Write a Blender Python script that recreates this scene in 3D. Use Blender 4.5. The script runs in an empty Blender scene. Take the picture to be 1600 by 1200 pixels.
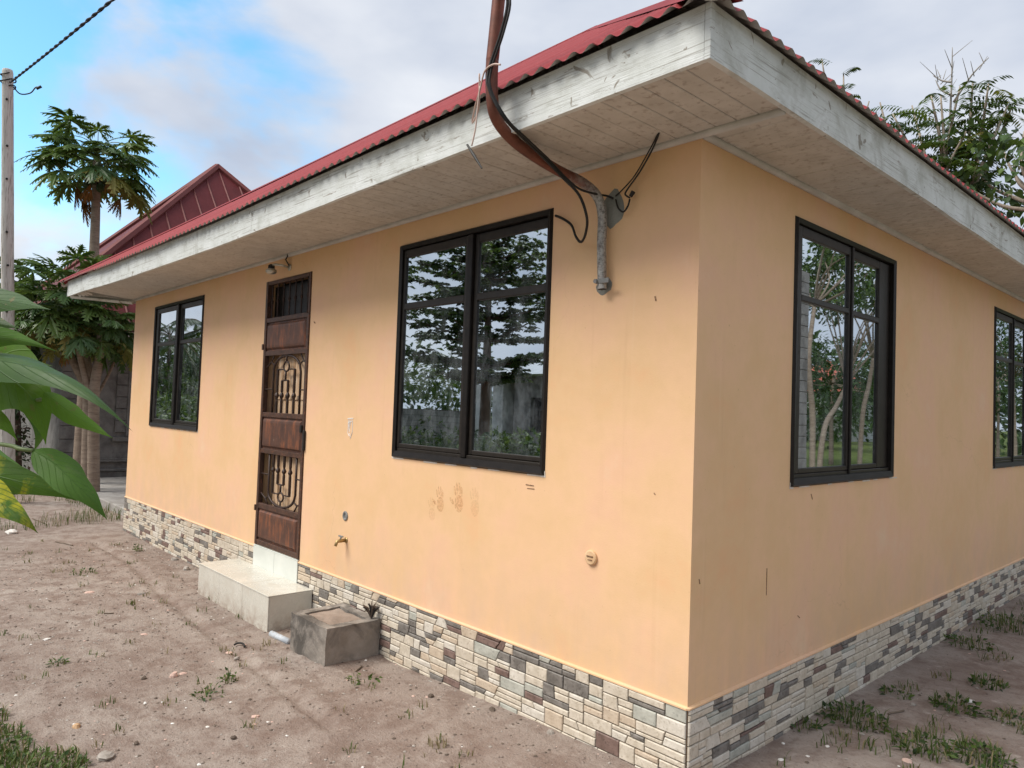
import bpy, math, random
import numpy as np
from mathutils import Vector, Matrix, noise as mnoise

PI = math.pi
S = bpy.context.scene
COL = S.collection
random.seed(7)
RNG = np.random.default_rng(7)

# ------------------------------------------------------------------ camera
CF = 1131.836                                     # focal length in pixels of a 1600 px wide picture
CP = np.array([1.762609, -2.734461, 1.670576])
CR = np.array([0.68197721, 0.73054067, 0.03489157])
CU = np.array([0.00339551, -0.05086897, 0.99869956])
CD = np.array([-0.73136555, 0.68097186, 0.03717204])
cam = bpy.data.objects.new('camera', bpy.data.cameras.new('camera'))
COL.objects.link(cam)
m = Matrix.Identity(4)
for i in range(3):
    m[i][0], m[i][1], m[i][2], m[i][3] = CR[i], CU[i], -CD[i], CP[i]
cam.matrix_world = m
cam.data.sensor_width = 36.0
cam.data.lens = CF / 1600 * 36
cam.data.clip_start = 0.05
cam.data.clip_end = 2000
S.camera = cam

# ------------------------------------------------------------------ sky, sun, exposure
SUN_EL = math.radians(51)
SUN_DIR = Vector((-0.42 * math.cos(SUN_EL), -0.9075 * math.cos(SUN_EL), math.sin(SUN_EL)))
W = bpy.data.worlds.new("World")
S.world = W
W.use_nodes = True
nt = W.node_tree
nt.nodes.clear()
def wn(t, **k):
    n = nt.nodes.new(t)
    for a, b in k.items(): setattr(n, a, b)
    return n
def wl(a, b): nt.links.new(a, b)
sky = wn('ShaderNodeTexSky', sky_type='NISHITA', sun_disc=False, sun_elevation=SUN_EL,
         sun_rotation=math.atan2(SUN_DIR.x, SUN_DIR.y), air_density=1.0, dust_density=0.3, ozone_density=2.0)
tc = wn('ShaderNodeTexCoord')
mp = wn('ShaderNodeMapping'); mp.inputs['Scale'].default_value = (1, 1, 1.9)
wl(tc.outputs['Generated'], mp.inputs['Vector'])
n1 = wn('ShaderNodeTexNoise'); n1.inputs['Scale'].default_value = 2.6; n1.inputs['Detail'].default_value = 7
n1.inputs['Roughness'].default_value = 0.52; n1.inputs['Distortion'].default_value = 0.35
wl(mp.outputs[0], n1.inputs['Vector'])
n2 = wn('ShaderNodeTexNoise'); n2.inputs['Scale'].default_value = 3.1; n2.inputs['Detail'].default_value = 5
n2.inputs['Roughness'].default_value = 0.5
mp2 = wn('ShaderNodeMapping'); mp2.inputs['Location'].default_value = (3.1, 1.7, 0.4); mp2.inputs['Scale'].default_value = (1, 1, 2.2)
wl(tc.outputs['Generated'], mp2.inputs['Vector']); wl(mp2.outputs[0], n2.inputs['Vector'])
dt = wn('ShaderNodeVectorMath', operation='DOT_PRODUCT')          # the clear gap in the cloud deck
dt.inputs[1].default_value = tuple(Vector((-0.92, 0.20, 0.30)).normalized())
wl(tc.outputs['Generated'], dt.inputs[0])
gap = wn('ShaderNodeMapRange'); gap.inputs['From Min'].default_value = 0.925; gap.inputs['From Max'].default_value = 0.985
gap.inputs['To Min'].default_value = 0.55; gap.inputs['To Max'].default_value = -0.01
wl(dt.outputs['Value'], gap.inputs['Value'])
nc = wn('ShaderNodeMapRange', clamp=False); nc.inputs['From Min'].default_value = 0.3; nc.inputs['From Max'].default_value = 0.7; nc.inputs['To Min'].default_value = 0.14; nc.inputs['To Max'].default_value = 0.86
wl(n1.outputs['Fac'], nc.inputs['Value'])
ad = wn('ShaderNodeMath', operation='ADD'); wl(nc.outputs[0], ad.inputs[0]); wl(gap.outputs[0], ad.inputs[1])
cov = wn('ShaderNodeMapRange', interpolation_type='SMOOTHSTEP')
cov.inputs['From Min'].default_value = 0.36; cov.inputs['From Max'].default_value = 0.70
wl(ad.outputs[0], cov.inputs['Value'])
cr = wn('ShaderNodeValToRGB')
cr.color_ramp.elements[0].position = 0.34; cr.color_ramp.elements[0].color = (1.86, 2.10, 2.58, 1)
cr.color_ramp.elements[1].position = 0.68; cr.color_ramp.elements[1].color = (3.0, 3.12, 3.35, 1)
wl(n2.outputs['Fac'], cr.inputs['Fac'])
hs = wn('ShaderNodeHueSaturation'); hs.inputs['Hue'].default_value = 0.482; hs.inputs['Saturation'].default_value = 1.18; hs.inputs['Value'].default_value = 0.98
wl(sky.outputs[0], hs.inputs['Color'])
mx = wn('ShaderNodeMix', data_type='RGBA')
wl(cov.outputs[0], mx.inputs['Factor']); wl(hs.outputs[0], mx.inputs['A']); wl(cr.outputs[0], mx.inputs['B'])
bg = wn('ShaderNodeBackground'); bg.inputs['Strength'].default_value = 0.1
wl(mx.outputs['Result'], bg.inputs['Color'])
ow = wn('ShaderNodeOutputWorld'); wl(bg.outputs[0], ow.inputs['Surface'])

sun = bpy.data.objects.new('sun', bpy.data.lights.new('sun', 'SUN'))
sun.data.energy = 1.5
sun.data.angle = math.radians(34)
sun.data.color = (1.0, 0.95, 0.87)
sun.rotation_euler = SUN_DIR.to_track_quat('Z', 'Y').to_euler()
COL.objects.link(sun)
S.view_settings.view_transform = 'Standard'
S.view_settings.look = 'None'
S.view_settings.gamma = 1
S.view_settings.use_curve_mapping = False
S.view_settings.exposure = 1.50

# ------------------------------------------------------------------ measuring helpers (surveyed from the photograph)
def ray(x, y): return CD + CR * ((x - 800) / CF) + CU * ((600 - y) / CF)
def at(x, y, d): return CP + ray(x, y) * d
def onY(x, y, Y=0.0):
    v = ray(x, y); return CP + v * ((Y - CP[1]) / v[1])
def onX(x, y, X=0.0):
    v = ray(x, y); return CP + v * ((X - CP[0]) / v[0])
def onZ(x, y, Z=0.0):
    v = ray(x, y); return CP + v * ((Z - CP[2]) / v[2])
def proj(P):
    v = np.asarray(P, float) - CP; z = v @ CD
    return 800 + CF * (v @ CR) / z, 600 - CF * (v @ CU) / z, z
def mirF(x, y, D):                               # what the front windows mirror
    q = onY(x, y, D); return np.array([q[0], -q[1], q[2]])
def mirR(x, y, D):                               # what the side windows mirror
    q = onX(x, y, -D); return np.array([-q[0], q[1], q[2]])

# ------------------------------------------------------------------ materials
def new_mat(name):
    mt = bpy.data.materials.new(name); mt.use_nodes = True
    t = mt.node_tree; b = t.nodes['Principled BSDF']
    return mt, t, b
class NG:
    """small helper to wire nodes"""
    def __init__(s, t): s.t = t
    def n(s, typ, **k):
        nd = s.t.nodes.new(typ)
        for a, b in k.items(): setattr(nd, a, b)
        return nd
    def l(s, a, b): s.t.links.new(a, b)
    def pos(s, scale=(1, 1, 1), obj=False):
        if obj:
            o = s.n('ShaderNodeTexCoord').outputs['Object']
        else:
            o = s.n('ShaderNodeNewGeometry').outputs['Position']
        mpn = s.n('ShaderNodeMapping'); mpn.inputs['Scale'].default_value = scale
        s.l(o, mpn.inputs['Vector']); return mpn.outputs[0]
    def noise(s, scale, detail=5, rough=0.55, vec=None, dist=0.0):
        nd = s.n('ShaderNodeTexNoise'); nd.inputs['Scale'].default_value = scale
        nd.inputs['Detail'].default_value = detail; nd.inputs['Roughness'].default_value = rough
        nd.inputs['Distortion'].default_value = dist
        if vec is not None: s.l(vec, nd.inputs['Vector'])
        return nd.outputs['Fac']
    def ramp(s, fac, stops):
        nd = s.n('ShaderNodeValToRGB'); e = nd.color_ramp.elements
        while len(e) < len(stops): e.new(0.5)
        for k, (p_, c) in enumerate(stops):
            e[k].position = p_; e[k].color = (c if len(c) == 4 else (*c, 1)) if not isinstance(c, (int, float)) else (c, c, c, 1)
        s.l(fac, nd.inputs['Fac']); return nd.outputs['Color']
    def mix(s, fac, a, b, mode='MIX'):
        nd = s.n('ShaderNodeMix', data_type='RGBA', blend_type=mode)
        if isinstance(fac, (int, float)): nd.inputs['Factor'].default_value = fac
        else: s.l(fac, nd.inputs['Factor'])
        for v, k in ((a, 'A'), (b, 'B')):
            if isinstance(v, tuple): nd.inputs[k].default_value = (*v[:3], 1)
            else: s.l(v, nd.inputs[k])
        return nd.outputs['Result']
    def math(s, op, a, b=0.0):
        nd = s.n('ShaderNodeMath', operation=op)
        for k, v in enumerate((a, b)):
            if isinstance(v, (int, float)): nd.inputs[k].default_value = v
            else: s.l(v, nd.inputs[k])
        return nd.outputs[0]
    def bump(s, h, strength, dist, bsdf):
        nd = s.n('ShaderNodeBump'); nd.inputs['Strength'].default_value = strength; nd.inputs['Distance'].default_value = dist
        s.l(h, nd.inputs['Height']); s.l(nd.outputs[0], bsdf.inputs['Normal'])

def speckled(name, c1, c2, scale=8, rough=0.85, bump=0.3, bscale=60, dist=0.004, metal=0.0, spec=0.3, stretch=(1, 1, 1), c3=None, obj=False):
    mt, t, b = new_mat(name); g = NG(t)
    v = g.pos(stretch, obj)
    f = g.noise(scale, 6, 0.6, v)
    c = g.ramp(f, [(0.32, c1), (0.66, c2)])
    if c3 is not None:
        f3 = g.noise(scale * 3.7, 4, 0.6, v)
        c = g.mix(g.ramp(f3, [(0.55, 0.0), (0.68, 1.0)]), c, c3)
    g.l(c, b.inputs['Base Color'])
    b.inputs['Roughness'].default_value = rough; b.inputs['Metallic'].default_value = metal
    b.inputs['Specular IOR Level'].default_value = spec
    if bump: g.bump(g.noise(bscale, 4, 0.6, v), bump, dist, b)
    return mt

M = {}
# peach wall paint: mottling, faint drip streaks, dust near the ground, hairline cracks
def mat_wall():
    mt, t, b = new_mat('peach_wall_paint'); g = NG(t)
    v = g.pos()
    base = g.ramp(g.noise(1.5, 6, 0.62, v), [(0.28, (0.77, 0.452, 0.245)), (0.42, (0.75, 0.495, 0.272)), (0.52, (0.785, 0.51, 0.300)), (0.62, (0.79, 0.495, 0.315)), (0.74, (0.79, 0.56, 0.375))])
    fine = g.noise(14, 5, 0.6, v)
    base = g.mix(g.ramp(fine, [(0.38, 0.0), (0.75, 0.20)]), base, (0.66, 0.42, 0.24))
    vs = g.pos((9, 9, 0.55))
    st = g.noise(1.6, 5, 0.6, vs)
    base = g.mix(g.ramp(st, [(0.60, 0.0), (0.80, 0.20)]), base, (0.52, 0.30, 0.16))
    st2 = g.noise(2.3, 4, 0.55, g.pos((7, 7, 0.35)))
    base = g.mix(g.ramp(st2, [(0.64, 0.0), (0.82, 0.20)]), base, (0.83, 0.62, 0.42))
    # grime specks
    sp = g.noise(55, 3, 0.5, v)
    base = g.mix(g.ramp(sp, [(0.70, 0.0), (0.78, 0.45)]), base, (0.36, 0.20, 0.10))
    # hairline cracks, only here and there
    vo = g.n('ShaderNodeTexVoronoi', feature='DISTANCE_TO_EDGE'); vo.inputs['Scale'].default_value = 1.3
    dv = g.n('ShaderNodeVectorMath', operation='ADD')
    nz = g.n('ShaderNodeTexNoise'); nz.inputs['Scale'].default_value = 5; nz.inputs['Detail'].default_value = 5
    sc = g.n('ShaderNodeVectorMath', operation='SCALE'); sc.inputs['Scale'].default_value = 0.25
    g.l(v, nz.inputs['Vector']); g.l(nz.outputs['Color'], sc.inputs[0]); g.l(v, dv.inputs[0]); g.l(sc.outputs[0], dv.inputs[1])
    g.l(dv.outputs[0], vo.inputs['Vector'])
    ck = g.ramp(vo.outputs['Distance'], [(0.0, 1.0), (0.004, 0.0)])
    mk = g.ramp(g.noise(0.9, 2, 0.5, g.pos()), [(0.60, 0.0), (0.70, 0.40)])
    base = g.mix(g.math('MULTIPLY', ck, mk), base, (0.42, 0.25, 0.14))
    # dust splashed up from the ground
    sx = g.n('ShaderNodeSeparateXYZ'); g.l(v, sx.inputs[0])
    hz = g.n('ShaderNodeMapRange'); hz.inputs['From Min'].default_value = 0.42; hz.inputs['From Max'].default_value = 0.95
    hz.inputs['To Min'].default_value = 0.75; hz.inputs['To Max'].default_value = 0.0
    g.l(sx.outputs['Z'], hz.inputs['Value'])
    base = g.mix(g.math('MULTIPLY', hz.outputs[0], g.ramp(g.noise(6, 5, 0.65, g.pos((1, 1, 0.6))), [(0.35, 0.0), (0.7, 1.0)])), base, (0.66, 0.45, 0.30))
    g.l(base, b.inputs['Base Color'])
    b.inputs['Roughness'].default_value = 0.62; b.inputs['Specular IOR Level'].default_value = 0.28
    h = g.math('ADD', g.math('MULTIPLY', g.noise(2.6, 3, 0.5, g.pos((1, 1, 1.3)), 0.0), 1.0), g.math('MULTIPLY', g.noise(110, 4, 0.6, v), 0.14))
    g.bump(h, 0.32, 0.014, b)
    return mt
M['wall'] = mat_wall()

def mat_fascia():
    mt, t, b = new_mat('weathered_white_board'); g = NG(t)
    v = g.pos()
    base = g.ramp(g.noise(5, 6, 0.65, v), [(0.28, (0.44, 0.455, 0.42)), (0.48, (0.60, 0.625, 0.605)), (0.75, (0.71, 0.735, 0.735))])
    gr = g.noise(3.0, 6, 0.7, g.pos((0.7, 0.7, 34)), 0.5)              # grain along the board
    base = g.mix(g.ramp(gr, [(0.55, 0.0), (0.64, 0.75)]), base, (0.26, 0.245, 0.215))
    dr = g.noise(1.6, 5, 0.65, g.pos((2.2, 2.2, 2.5)), 0.6)
    base = g.mix(g.ramp(dr, [(0.55, 0.0), (0.70, 0.6)]), base, (0.30, 0.295, 0.25))
    pl = g.noise(5.5, 7, 0.72, g.pos((1, 1, 6)))
    base = g.mix(g.ramp(pl, [(0.62, 0.0), (0.66, 0.8)]), base, (0.235, 0.20, 0.16))
    kn = g.noise(11, 3, 0.5, v, 1.2)
    base = g.mix(g.ramp(kn, [(0.665, 0.0), (0.70, 0.8)]), base, (0.20, 0.17, 0.13))
    g.l(base, b.inputs['Base Color']); b.inputs['Roughness'].default_value = 0.75
    g.bump(g.noise(4.0, 6, 0.7, g.pos((2, 2, 40))), 0.5, 0.006, b)
    return mt
M['fascia'] = mat_fascia()
M['soffit'] = speckled('soffit_plank', (0.48, 0.45, 0.40), (0.58, 0.55, 0.50), 9, 0.6, 0.15, 40, 0.002, c3=(0.38, 0.335, 0.29))
M['cornice'] = speckled('cornice_white', (0.48, 0.46, 0.43), (0.60, 0.58, 0.55), 7, 0.6, 0.1)
def mat_roof(name, a, b2, c, streak):
    mt, t, b = new_mat(name); g = NG(t)
    v = g.pos()
    base = g.ramp(g.noise(2.5, 6, 0.65, v), [(0.3, a), (0.7, b2)])
    s1 = g.noise(3, 5, 0.7, g.pos(streak))
    base = g.mix(g.ramp(s1, [(0.55, 0.0), (0.75, 0.55)]), base, c)
    d = g.noise(16, 5, 0.7, v)
    base = g.mix(g.ramp(d, [(0.62, 0.0), (0.75, 0.5)]), base, (0.10, 0.035, 0.03))
    if name == 'red_roof_sheet':                 # grey back coat on the underside of the sheets
        bf = g.n('ShaderNodeNewGeometry').outputs['Backfacing']
        base = g.mix(bf, base, (0.46, 0.43, 0.40))
    g.l(base, b.inputs['Base Color']); b.inputs['Roughness'].default_value = 0.62
    b.inputs['Specular IOR Level'].default_value = 0.2
    return mt
M['roof'] = mat_roof('red_roof_sheet', (0.21, 0.024, 0.027), (0.29, 0.040, 0.043), (0.38, 0.13, 0.12), (1.2, 16, 16))
M['cap'] = mat_roof('red_ridge_cap', (0.19, 0.016, 0.020), (0.25, 0.026, 0.030), (0.30, 0.07, 0.065), (6, 6, 6))
M['maroon'] = mat_roof('maroon_roof_sheet', (0.085, 0.013, 0.015), (0.12, 0.020, 0.022), (0.15, 0.04, 0.04), (8, 8, 1.5))
M['maroon_seam'] = mat_roof('maroon_roof_seam', (0.14, 0.040, 0.038), (0.18, 0.055, 0.05), (0.20, 0.08, 0.07), (8, 8, 1.5))
M['frame'] = speckled('dark_bronze_aluminium', (0.010, 0.008, 0.007), (0.018, 0.014, 0.012), 20, 0.42, 0.05, 80, 0.001, metal=0.2, spec=0.35)
M['sash'] = speckled('dark_sash_aluminium', (0.020, 0.016, 0.013), (0.032, 0.026, 0.021), 20, 0.42, 0.05, 80, 0.001, metal=0.3, spec=0.5)
def mat_glass():
    mt, t, b = new_mat('reflective_tinted_glass'); g = NG(t)
    b.inputs['Roughness'].default_value = 0.012; g.l(g.ramp(g.noise(9, 6, 0.7, g.pos((1, 1, 0.5))), [(0.45, 1.0), (0.75, 0.86)]), b.inputs['Metallic'])
    c = g.ramp(g.noise(2.5, 4, 0.6, g.pos()), [(0.3, (0.58, 0.65, 0.70)), (0.7, (0.64, 0.70, 0.74))])
    g.l(c, b.inputs['Base Color'])
    g.bump(g.noise(0.9, 2, 0.4, g.pos()), 0.05, 0.02, b)
    return mt
M['glass'] = mat_glass()
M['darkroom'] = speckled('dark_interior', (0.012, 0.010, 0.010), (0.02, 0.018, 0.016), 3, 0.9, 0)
def mat_rustpaint():
    mt, t, b = new_mat('rusty_brown_paint'); g = NG(t)
    v = g.pos()
    base = g.ramp(g.noise(7, 6, 0.65, v), [(0.3, (0.060, 0.030, 0.022)), (0.55, (0.105, 0.048, 0.032)), (0.75, (0.17, 0.065, 0.032))])
    s = g.noise(3, 6, 0.7, g.pos((7, 7, 1.6)))
    base = g.mix(g.ramp(s, [(0.50, 0.0), (0.68, 0.85)]), base, (0.30, 0.10, 0.04))
    base = g.mix(g.ramp(g.noise(24, 4, 0.6, v), [(0.68, 0.0), (0.76, 0.4)]), base, (0.30, 0.24, 0.2))
    g.l(base, b.inputs['Base Color']); b.inputs['Roughness'].default_value = 0.5; b.inputs['Metallic'].default_value = 0.1
    g.bump(g.noise(60, 4, 0.6, v), 0.3, 0.002, b)
    return mt
M['rust'] = mat_rustpaint()
M['gateframe'] = speckled('gate_steel_brown', (0.055, 0.032, 0.025), (0.10, 0.055, 0.040), 12, 0.45, 0.2, 70, 0.002, metal=0.15, c3=(0.16, 0.07, 0.04))
M['gatebar'] = speckled('gate_bar_dark_steel', (0.026, 0.016, 0.013), (0.05, 0.03, 0.024), 14, 0.5, 0.2, 70, 0.002, metal=0.1, c3=(0.09, 0.045, 0.03))
M['doorwood'] = speckled('varnished_door_wood', (0.46, 0.27, 0.14), (0.66, 0.48, 0.32), 3, 0.5, 0.2, 20, 0.003, stretch=(12, 12, 0.8), c3=(0.70, 0.60, 0.48))
M['pvc'] = speckled('grey_pvc', (0.42, 0.46, 0.50), (0.54, 0.58, 0.62), 12, 0.5, 0.05, c3=(0.36, 0.30, 0.25))
M['tile'] = speckled('cream_glazed_tile', (0.56, 0.54, 0.47), (0.66, 0.64, 0.57), 3, 0.22, 0.04, 6, 0.004, spec=0.5, c3=(0.53, 0.49, 0.40))
M['tile_riser'] = speckled('pale_green_white_tile', (0.60, 0.63, 0.58), (0.70, 0.72, 0.67), 3, 0.2, 0.04, 6, 0.004, spec=0.5)
def mat_tile_dirty():
    mt, t, b = new_mat('cream_glazed_tile_with_soil'); g = NG(t); v = g.pos()
    base = g.ramp(g.noise(3, 5, 0.6, v), [(0.3, (0.55, 0.53, 0.46)), (0.7, (0.65, 0.63, 0.56))])
    base = g.mix(g.ramp(g.noise(7, 6, 0.7, v, 0.4), [(0.50, 0.0), (0.72, 0.5)]), base, (0.44, 0.37, 0.29))
    sx = g.n('ShaderNodeSeparateXYZ'); g.l(v, sx.inputs[0])
    hz = g.n('ShaderNodeMapRange'); hz.inputs['From Min'].default_value = 0.0; hz.inputs['From Max'].default_value = 0.16; hz.inputs['To Min'].default_value = 0.9; hz.inputs['To Max'].default_value = 0.0
    g.l(sx.outputs['Z'], hz.inputs['Value'])
    base = g.mix(g.math('MULTIPLY', hz.outputs[0], g.ramp(g.noise(14, 6, 0.7, v), [(0.36, 0.0), (0.62, 1.0)])), base, (0.33, 0.26, 0.21))
    g.l(base, b.inputs['Base Color']); g.l(g.ramp(g.noise(7, 6, 0.7, v, 0.4), [(0.45, 0.22), (0.7, 0.6)]), b.inputs['Roughness'])
    return mt
M['tile'] = mat_tile_dirty()
M['grout'] = speckled('tile_grout', (0.20, 0.18, 0.15), (0.28, 0.25, 0.21), 20, 0.9, 0.2)
M['mortar'] = speckled('dark_joint_mortar', (0.06, 0.05, 0.04), (0.10, 0.085, 0.068), 25, 0.95, 0.3)
def stone(name, a, b_, c):
    return speckled(name, a, b_, 17, 0.5, 0.6, 45, 0.006, spec=0.4, c3=c)
STONES = [(stone('stone_cream', (0.50, 0.435, 0.34), (0.65, 0.58, 0.48), (0.43, 0.365, 0.28)), 48),
          (stone('stone_pale', (0.55, 0.50, 0.42), (0.68, 0.63, 0.55), (0.46, 0.41, 0.34)), 14),
          (stone('stone_grey', (0.135, 0.122, 0.108), (0.25, 0.228, 0.205), (0.10, 0.088, 0.076)), 19),
          (stone('stone_mauve', (0.15, 0.098, 0.08), (0.24, 0.162, 0.138), (0.11, 0.075, 0.062)), 8),
          (stone('stone_tan', (0.48, 0.385, 0.285), (0.60, 0.50, 0.385), (0.40, 0.31, 0.22)), 10),
          (stone('stone_green_grey', (0.37, 0.37, 0.32), (0.50, 0.495, 0.43), (0.30, 0.30, 0.26)), 5)]
def mat_concrete(name, a, b_, c, dark=0.0):
    mt, t, b = new_mat(name); g = NG(t); v = g.pos()
    base = g.ramp(g.noise(6, 7, 0.65, v), [(0.3, a), (0.7, b_)])
    base = g.mix(g.ramp(g.noise(3.3, 6, 0.65, g.pos((1, 1, 0.8)), 0.5), [(0.46, 0.0), (0.62, 0.85)]), base, c)
    g.l(base, b.inputs['Base Color']); b.inputs['Roughness'].default_value = 0.92
    h = g.math('ADD', g.noise(18, 5, 0.65, v), g.math('MULTIPLY', g.noise(110, 3, 0.6, v), 0.4))
    g.bump(h, 0.6, 0.012, b)
    return mt
M['concrete'] = mat_concrete('rough_stained_concrete', (0.22, 0.19, 0.16), (0.36, 0.32, 0.28), (0.05, 0.044, 0.038))
M['concrete_lid'] = mat_concrete('brown_concrete_lid', (0.26, 0.20, 0.16), (0.36, 0.29, 0.24), (0.18, 0.14, 0.11))
M['slab'] = mat_concrete('grey_concrete_slab', (0.30, 0.28, 0.26), (0.40, 0.38, 0.35), (0.22, 0.20, 0.18))
M['patch'] = mat_concrete('grey_cement_patch', (0.20, 0.21, 0.19), (0.30, 0.305, 0.275), (0.15, 0.155, 0.14))
M['cement_wall'] = mat_concrete('dark_cement_render', (0.145, 0.14, 0.135), (0.215, 0.21, 0.20), (0.105, 0.10, 0.095))
M['cement_block'] = mat_concrete('grey_cement_block', (0.20, 0.19, 0.18), (0.28, 0.27, 0.255), (0.13, 0.12, 0.11))
M['white_wall'] = mat_concrete('whitewashed_wall', (0.52, 0.52, 0.50), (0.64, 0.64, 0.62), (0.40, 0.39, 0.36))
M['bare_metal'] = speckled('bare_metal_roof', (0.50, 0.52, 0.54), (0.62, 0.64, 0.66), 4, 0.45, 0, metal=0.3)
M['red_far'] = speckled('faded_red_roof', (0.36, 0.09, 0.06), (0.46, 0.13, 0.09), 4, 0.6, 0)
def mat_pipe():
    mt, t, b = new_mat('rusted_service_pipe'); g = NG(t); v = g.pos()
    n = g.noise(9, 6, 0.7, v)
    rust = g.ramp(n, [(0.3, (0.09, 0.030, 0.018)), (0.6, (0.19, 0.060, 0.035)), (0.75, (0.26, 0.11, 0.07))])
    steel = g.ramp(g.noise(70, 4, 0.7, v), [(0.34, (0.09, 0.08, 0.072)), (0.48, (0.30, 0.29, 0.27)), (0.7, (0.46, 0.45, 0.42))])
    sx = g.n('ShaderNodeSeparateXYZ'); g.l(v, sx.inputs[0])
    f = g.n('ShaderNodeMapRange'); f.inputs['From Min'].default_value = -0.20; f.inputs['From Max'].default_value = -0.07
    g.l(g.math('ADD', sx.outputs['Y'], g.math('MULTIPLY', g.math('SUBTRACT', g.noise(14, 4, 0.6, v), 0.5), 0.25)), f.inputs['Value'])
    g.l(g.mix(f.outputs[0], rust, steel), b.inputs['Base Color'])
    b.inputs['Roughness'].default_value = 0.55; b.inputs['Metallic'].default_value = 0.25
    g.bump(g.noise(90, 4, 0.6, v), 0.15, 0.0015, b)
    return mt
M['pipe'] = mat_pipe()
M['cable'] = speckled('black_cable_sheath', (0.012, 0.012, 0.012), (0.022, 0.021, 0.020), 20, 0.55, 0)
M['pinkwire'] = speckled('faded_pink_wire', (0.50, 0.36, 0.31), (0.62, 0.48, 0.42), 20, 0.6, 0)
M['brass'] = speckled('dull_brass', (0.30, 0.20, 0.08), (0.45, 0.33, 0.16), 30, 0.4, 0.1, metal=0.7)
M['silver'] = speckled('dull_silver_lamp', (0.42, 0.40, 0.34), (0.60, 0.58, 0.52), 20, 0.35, 0.05, metal=0.6)
M['steelgrey'] = speckled('grey_steel_plate', (0.16, 0.16, 0.155), (0.28, 0.28, 0.27), 20, 0.6, 0.2, metal=0.3)
M['peachcap'] = speckled('peach_painted_cap', (0.62, 0.40, 0.22), (0.72, 0.50, 0.30), 20, 0.6, 0.1)
M['chalk'] = speckled('white_chalk_paint', (0.78, 0.76, 0.74), (0.86, 0.85, 0.83), 20, 0.8, 0.1)
M['dark'] = speckled('near_black_rubber', (0.015, 0.014, 0.013), (0.03, 0.028, 0.026), 20, 0.7, 0.1)
M['sealant'] = speckled('white_sealant', (0.60, 0.55, 0.48), (0.72, 0.67, 0.60), 30, 0.8, 0.1)
def mat_print(name, col, lo, hi):
    mt, t, b = new_mat(name); g = NG(t)
    g.l(g.ramp(g.noise(30, 3, 0.5, g.pos()), [(0.3, col), (0.7, tuple(c * 1.15 for c in col))]), b.inputs['Base Color'])
    b.inputs['Roughness'].default_value = 0.8
    g.l(g.ramp(g.noise(75, 5, 0.65, g.pos()), [(0.36, lo), (0.62, hi)]), b.inputs['Alpha'])
    return mt
M['print'] = mat_print('muddy_handprint', (0.50, 0.24, 0.085), 0.0, 0.34)
M['print_faint'] = mat_print('faint_muddy_handprint', (0.52, 0.27, 0.11), 0.0, 0.14)
M['scratch'] = mat_print('scratched_mark', (0.20, 0.11, 0.06), 0.3, 0.9)

def mat_ground():
    mt, t, b = new_mat('sandy_soil'); g = NG(t); v = g.pos()
    big = g.noise(0.85, 5, 0.6, v)
    base = g.ramp(big, [(0.28, (0.252, 0.195, 0.166)), (0.48, (0.325, 0.268, 0.231)), (0.70, (0.405, 0.350, 0.306))])
    mid = g.noise(5.5, 7, 0.68, v)
    base = g.mix(g.ramp(mid, [(0.38, 0.75), (0.56, 0.0)]), base, (0.20, 0.142, 0.115))
    hi = g.noise(9, 6, 0.7, g.pos((1, 1.4, 1)))
    base = g.mix(g.ramp(hi, [(0.58, 0.0), (0.74, 0.65)]), base, (0.50, 0.435, 0.385))
    pe = g.noise(75, 4, 0.65, v)
    base = g.mix(g.ramp(pe, [(0.57, 0.0), (0.67, 0.6)]), base, (0.17, 0.125, 0.10))
    pw = g.noise(120, 3, 0.5, v)
    base = g.mix(g.ramp(pw, [(0.70, 0.0), (0.76, 0.7)]), base, (0.56, 0.50, 0.45))
    # far away: weeds cover the soil
    sx = g.n('ShaderNodeSeparateXYZ'); g.l(v, sx.inputs[0])
    r2 = g.math('ADD', g.math('POWER', g.math('ADD', sx.outputs['X'], 4.0), 2.0), g.math('POWER', g.math('SUBTRACT', sx.outputs['Y'], 2.0), 2.0))
    fr = g.n('ShaderNodeMapRange'); fr.inputs['From Min'].default_value = 90; fr.inputs['From Max'].default_value = 260
    g.l(r2, fr.inputs['Value'])
    gc = g.ramp(g.noise(1.7, 6, 0.7, v), [(0.35, (0.055, 0.085, 0.022)), (0.65, (0.12, 0.14, 0.045))])
    base = g.mix(fr.outputs[0], base, gc)
    g.l(base, b.inputs['Base Color']); b.inputs['Roughness'].default_value = 0.96; b.inputs['Specular IOR Level'].default_value = 0.1
    h = g.math('ADD', g.math('MULTIPLY', g.noise(22, 6, 0.68, v), 1.0), g.math('MULTIPLY', g.noise(95, 4, 0.65, v), 0.45))
    g.bump(h, 0.85, 0.020, b)
    return mt
M['ground'] = mat_ground()
def leafmat(name, c1, c2, trans=0.25, rough=0.5, scale=3, spec=0.3):
    mt, t, b = new_mat(name); g = NG(t)
    c = g.ramp(g.noise(scale, 4, 0.6, g.pos()), [(0.3, c1), (0.7, c2)])
    g.l(c, b.inputs['Base Color']); b.inputs['Roughness'].default_value = rough; b.inputs['Specular IOR Level'].default_value = spec
    if trans:
        tr = g.n('ShaderNodeBsdfTranslucent'); g.l(g.mix(0.5, c, (0.16, 0.24, 0.02)), tr.inputs['Color'])
        ms = g.n('ShaderNodeMixShader'); ms.inputs[0].default_value = trans
        out = t.nodes['Material Output']; g.l(b.outputs[0], ms.inputs[1]); g.l(tr.outputs[0], ms.inputs[2]); g.l(ms.outputs[0], out.inputs['Surface'])
    return mt
M['lf_dark'] = leafmat('dark_leaf', (0.020, 0.042, 0.014), (0.036, 0.066, 0.022), 0.18)
M['lf_mid'] = leafmat('mid_leaf', (0.034, 0.070, 0.018), (0.055, 0.105, 0.028), 0.25)
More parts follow.
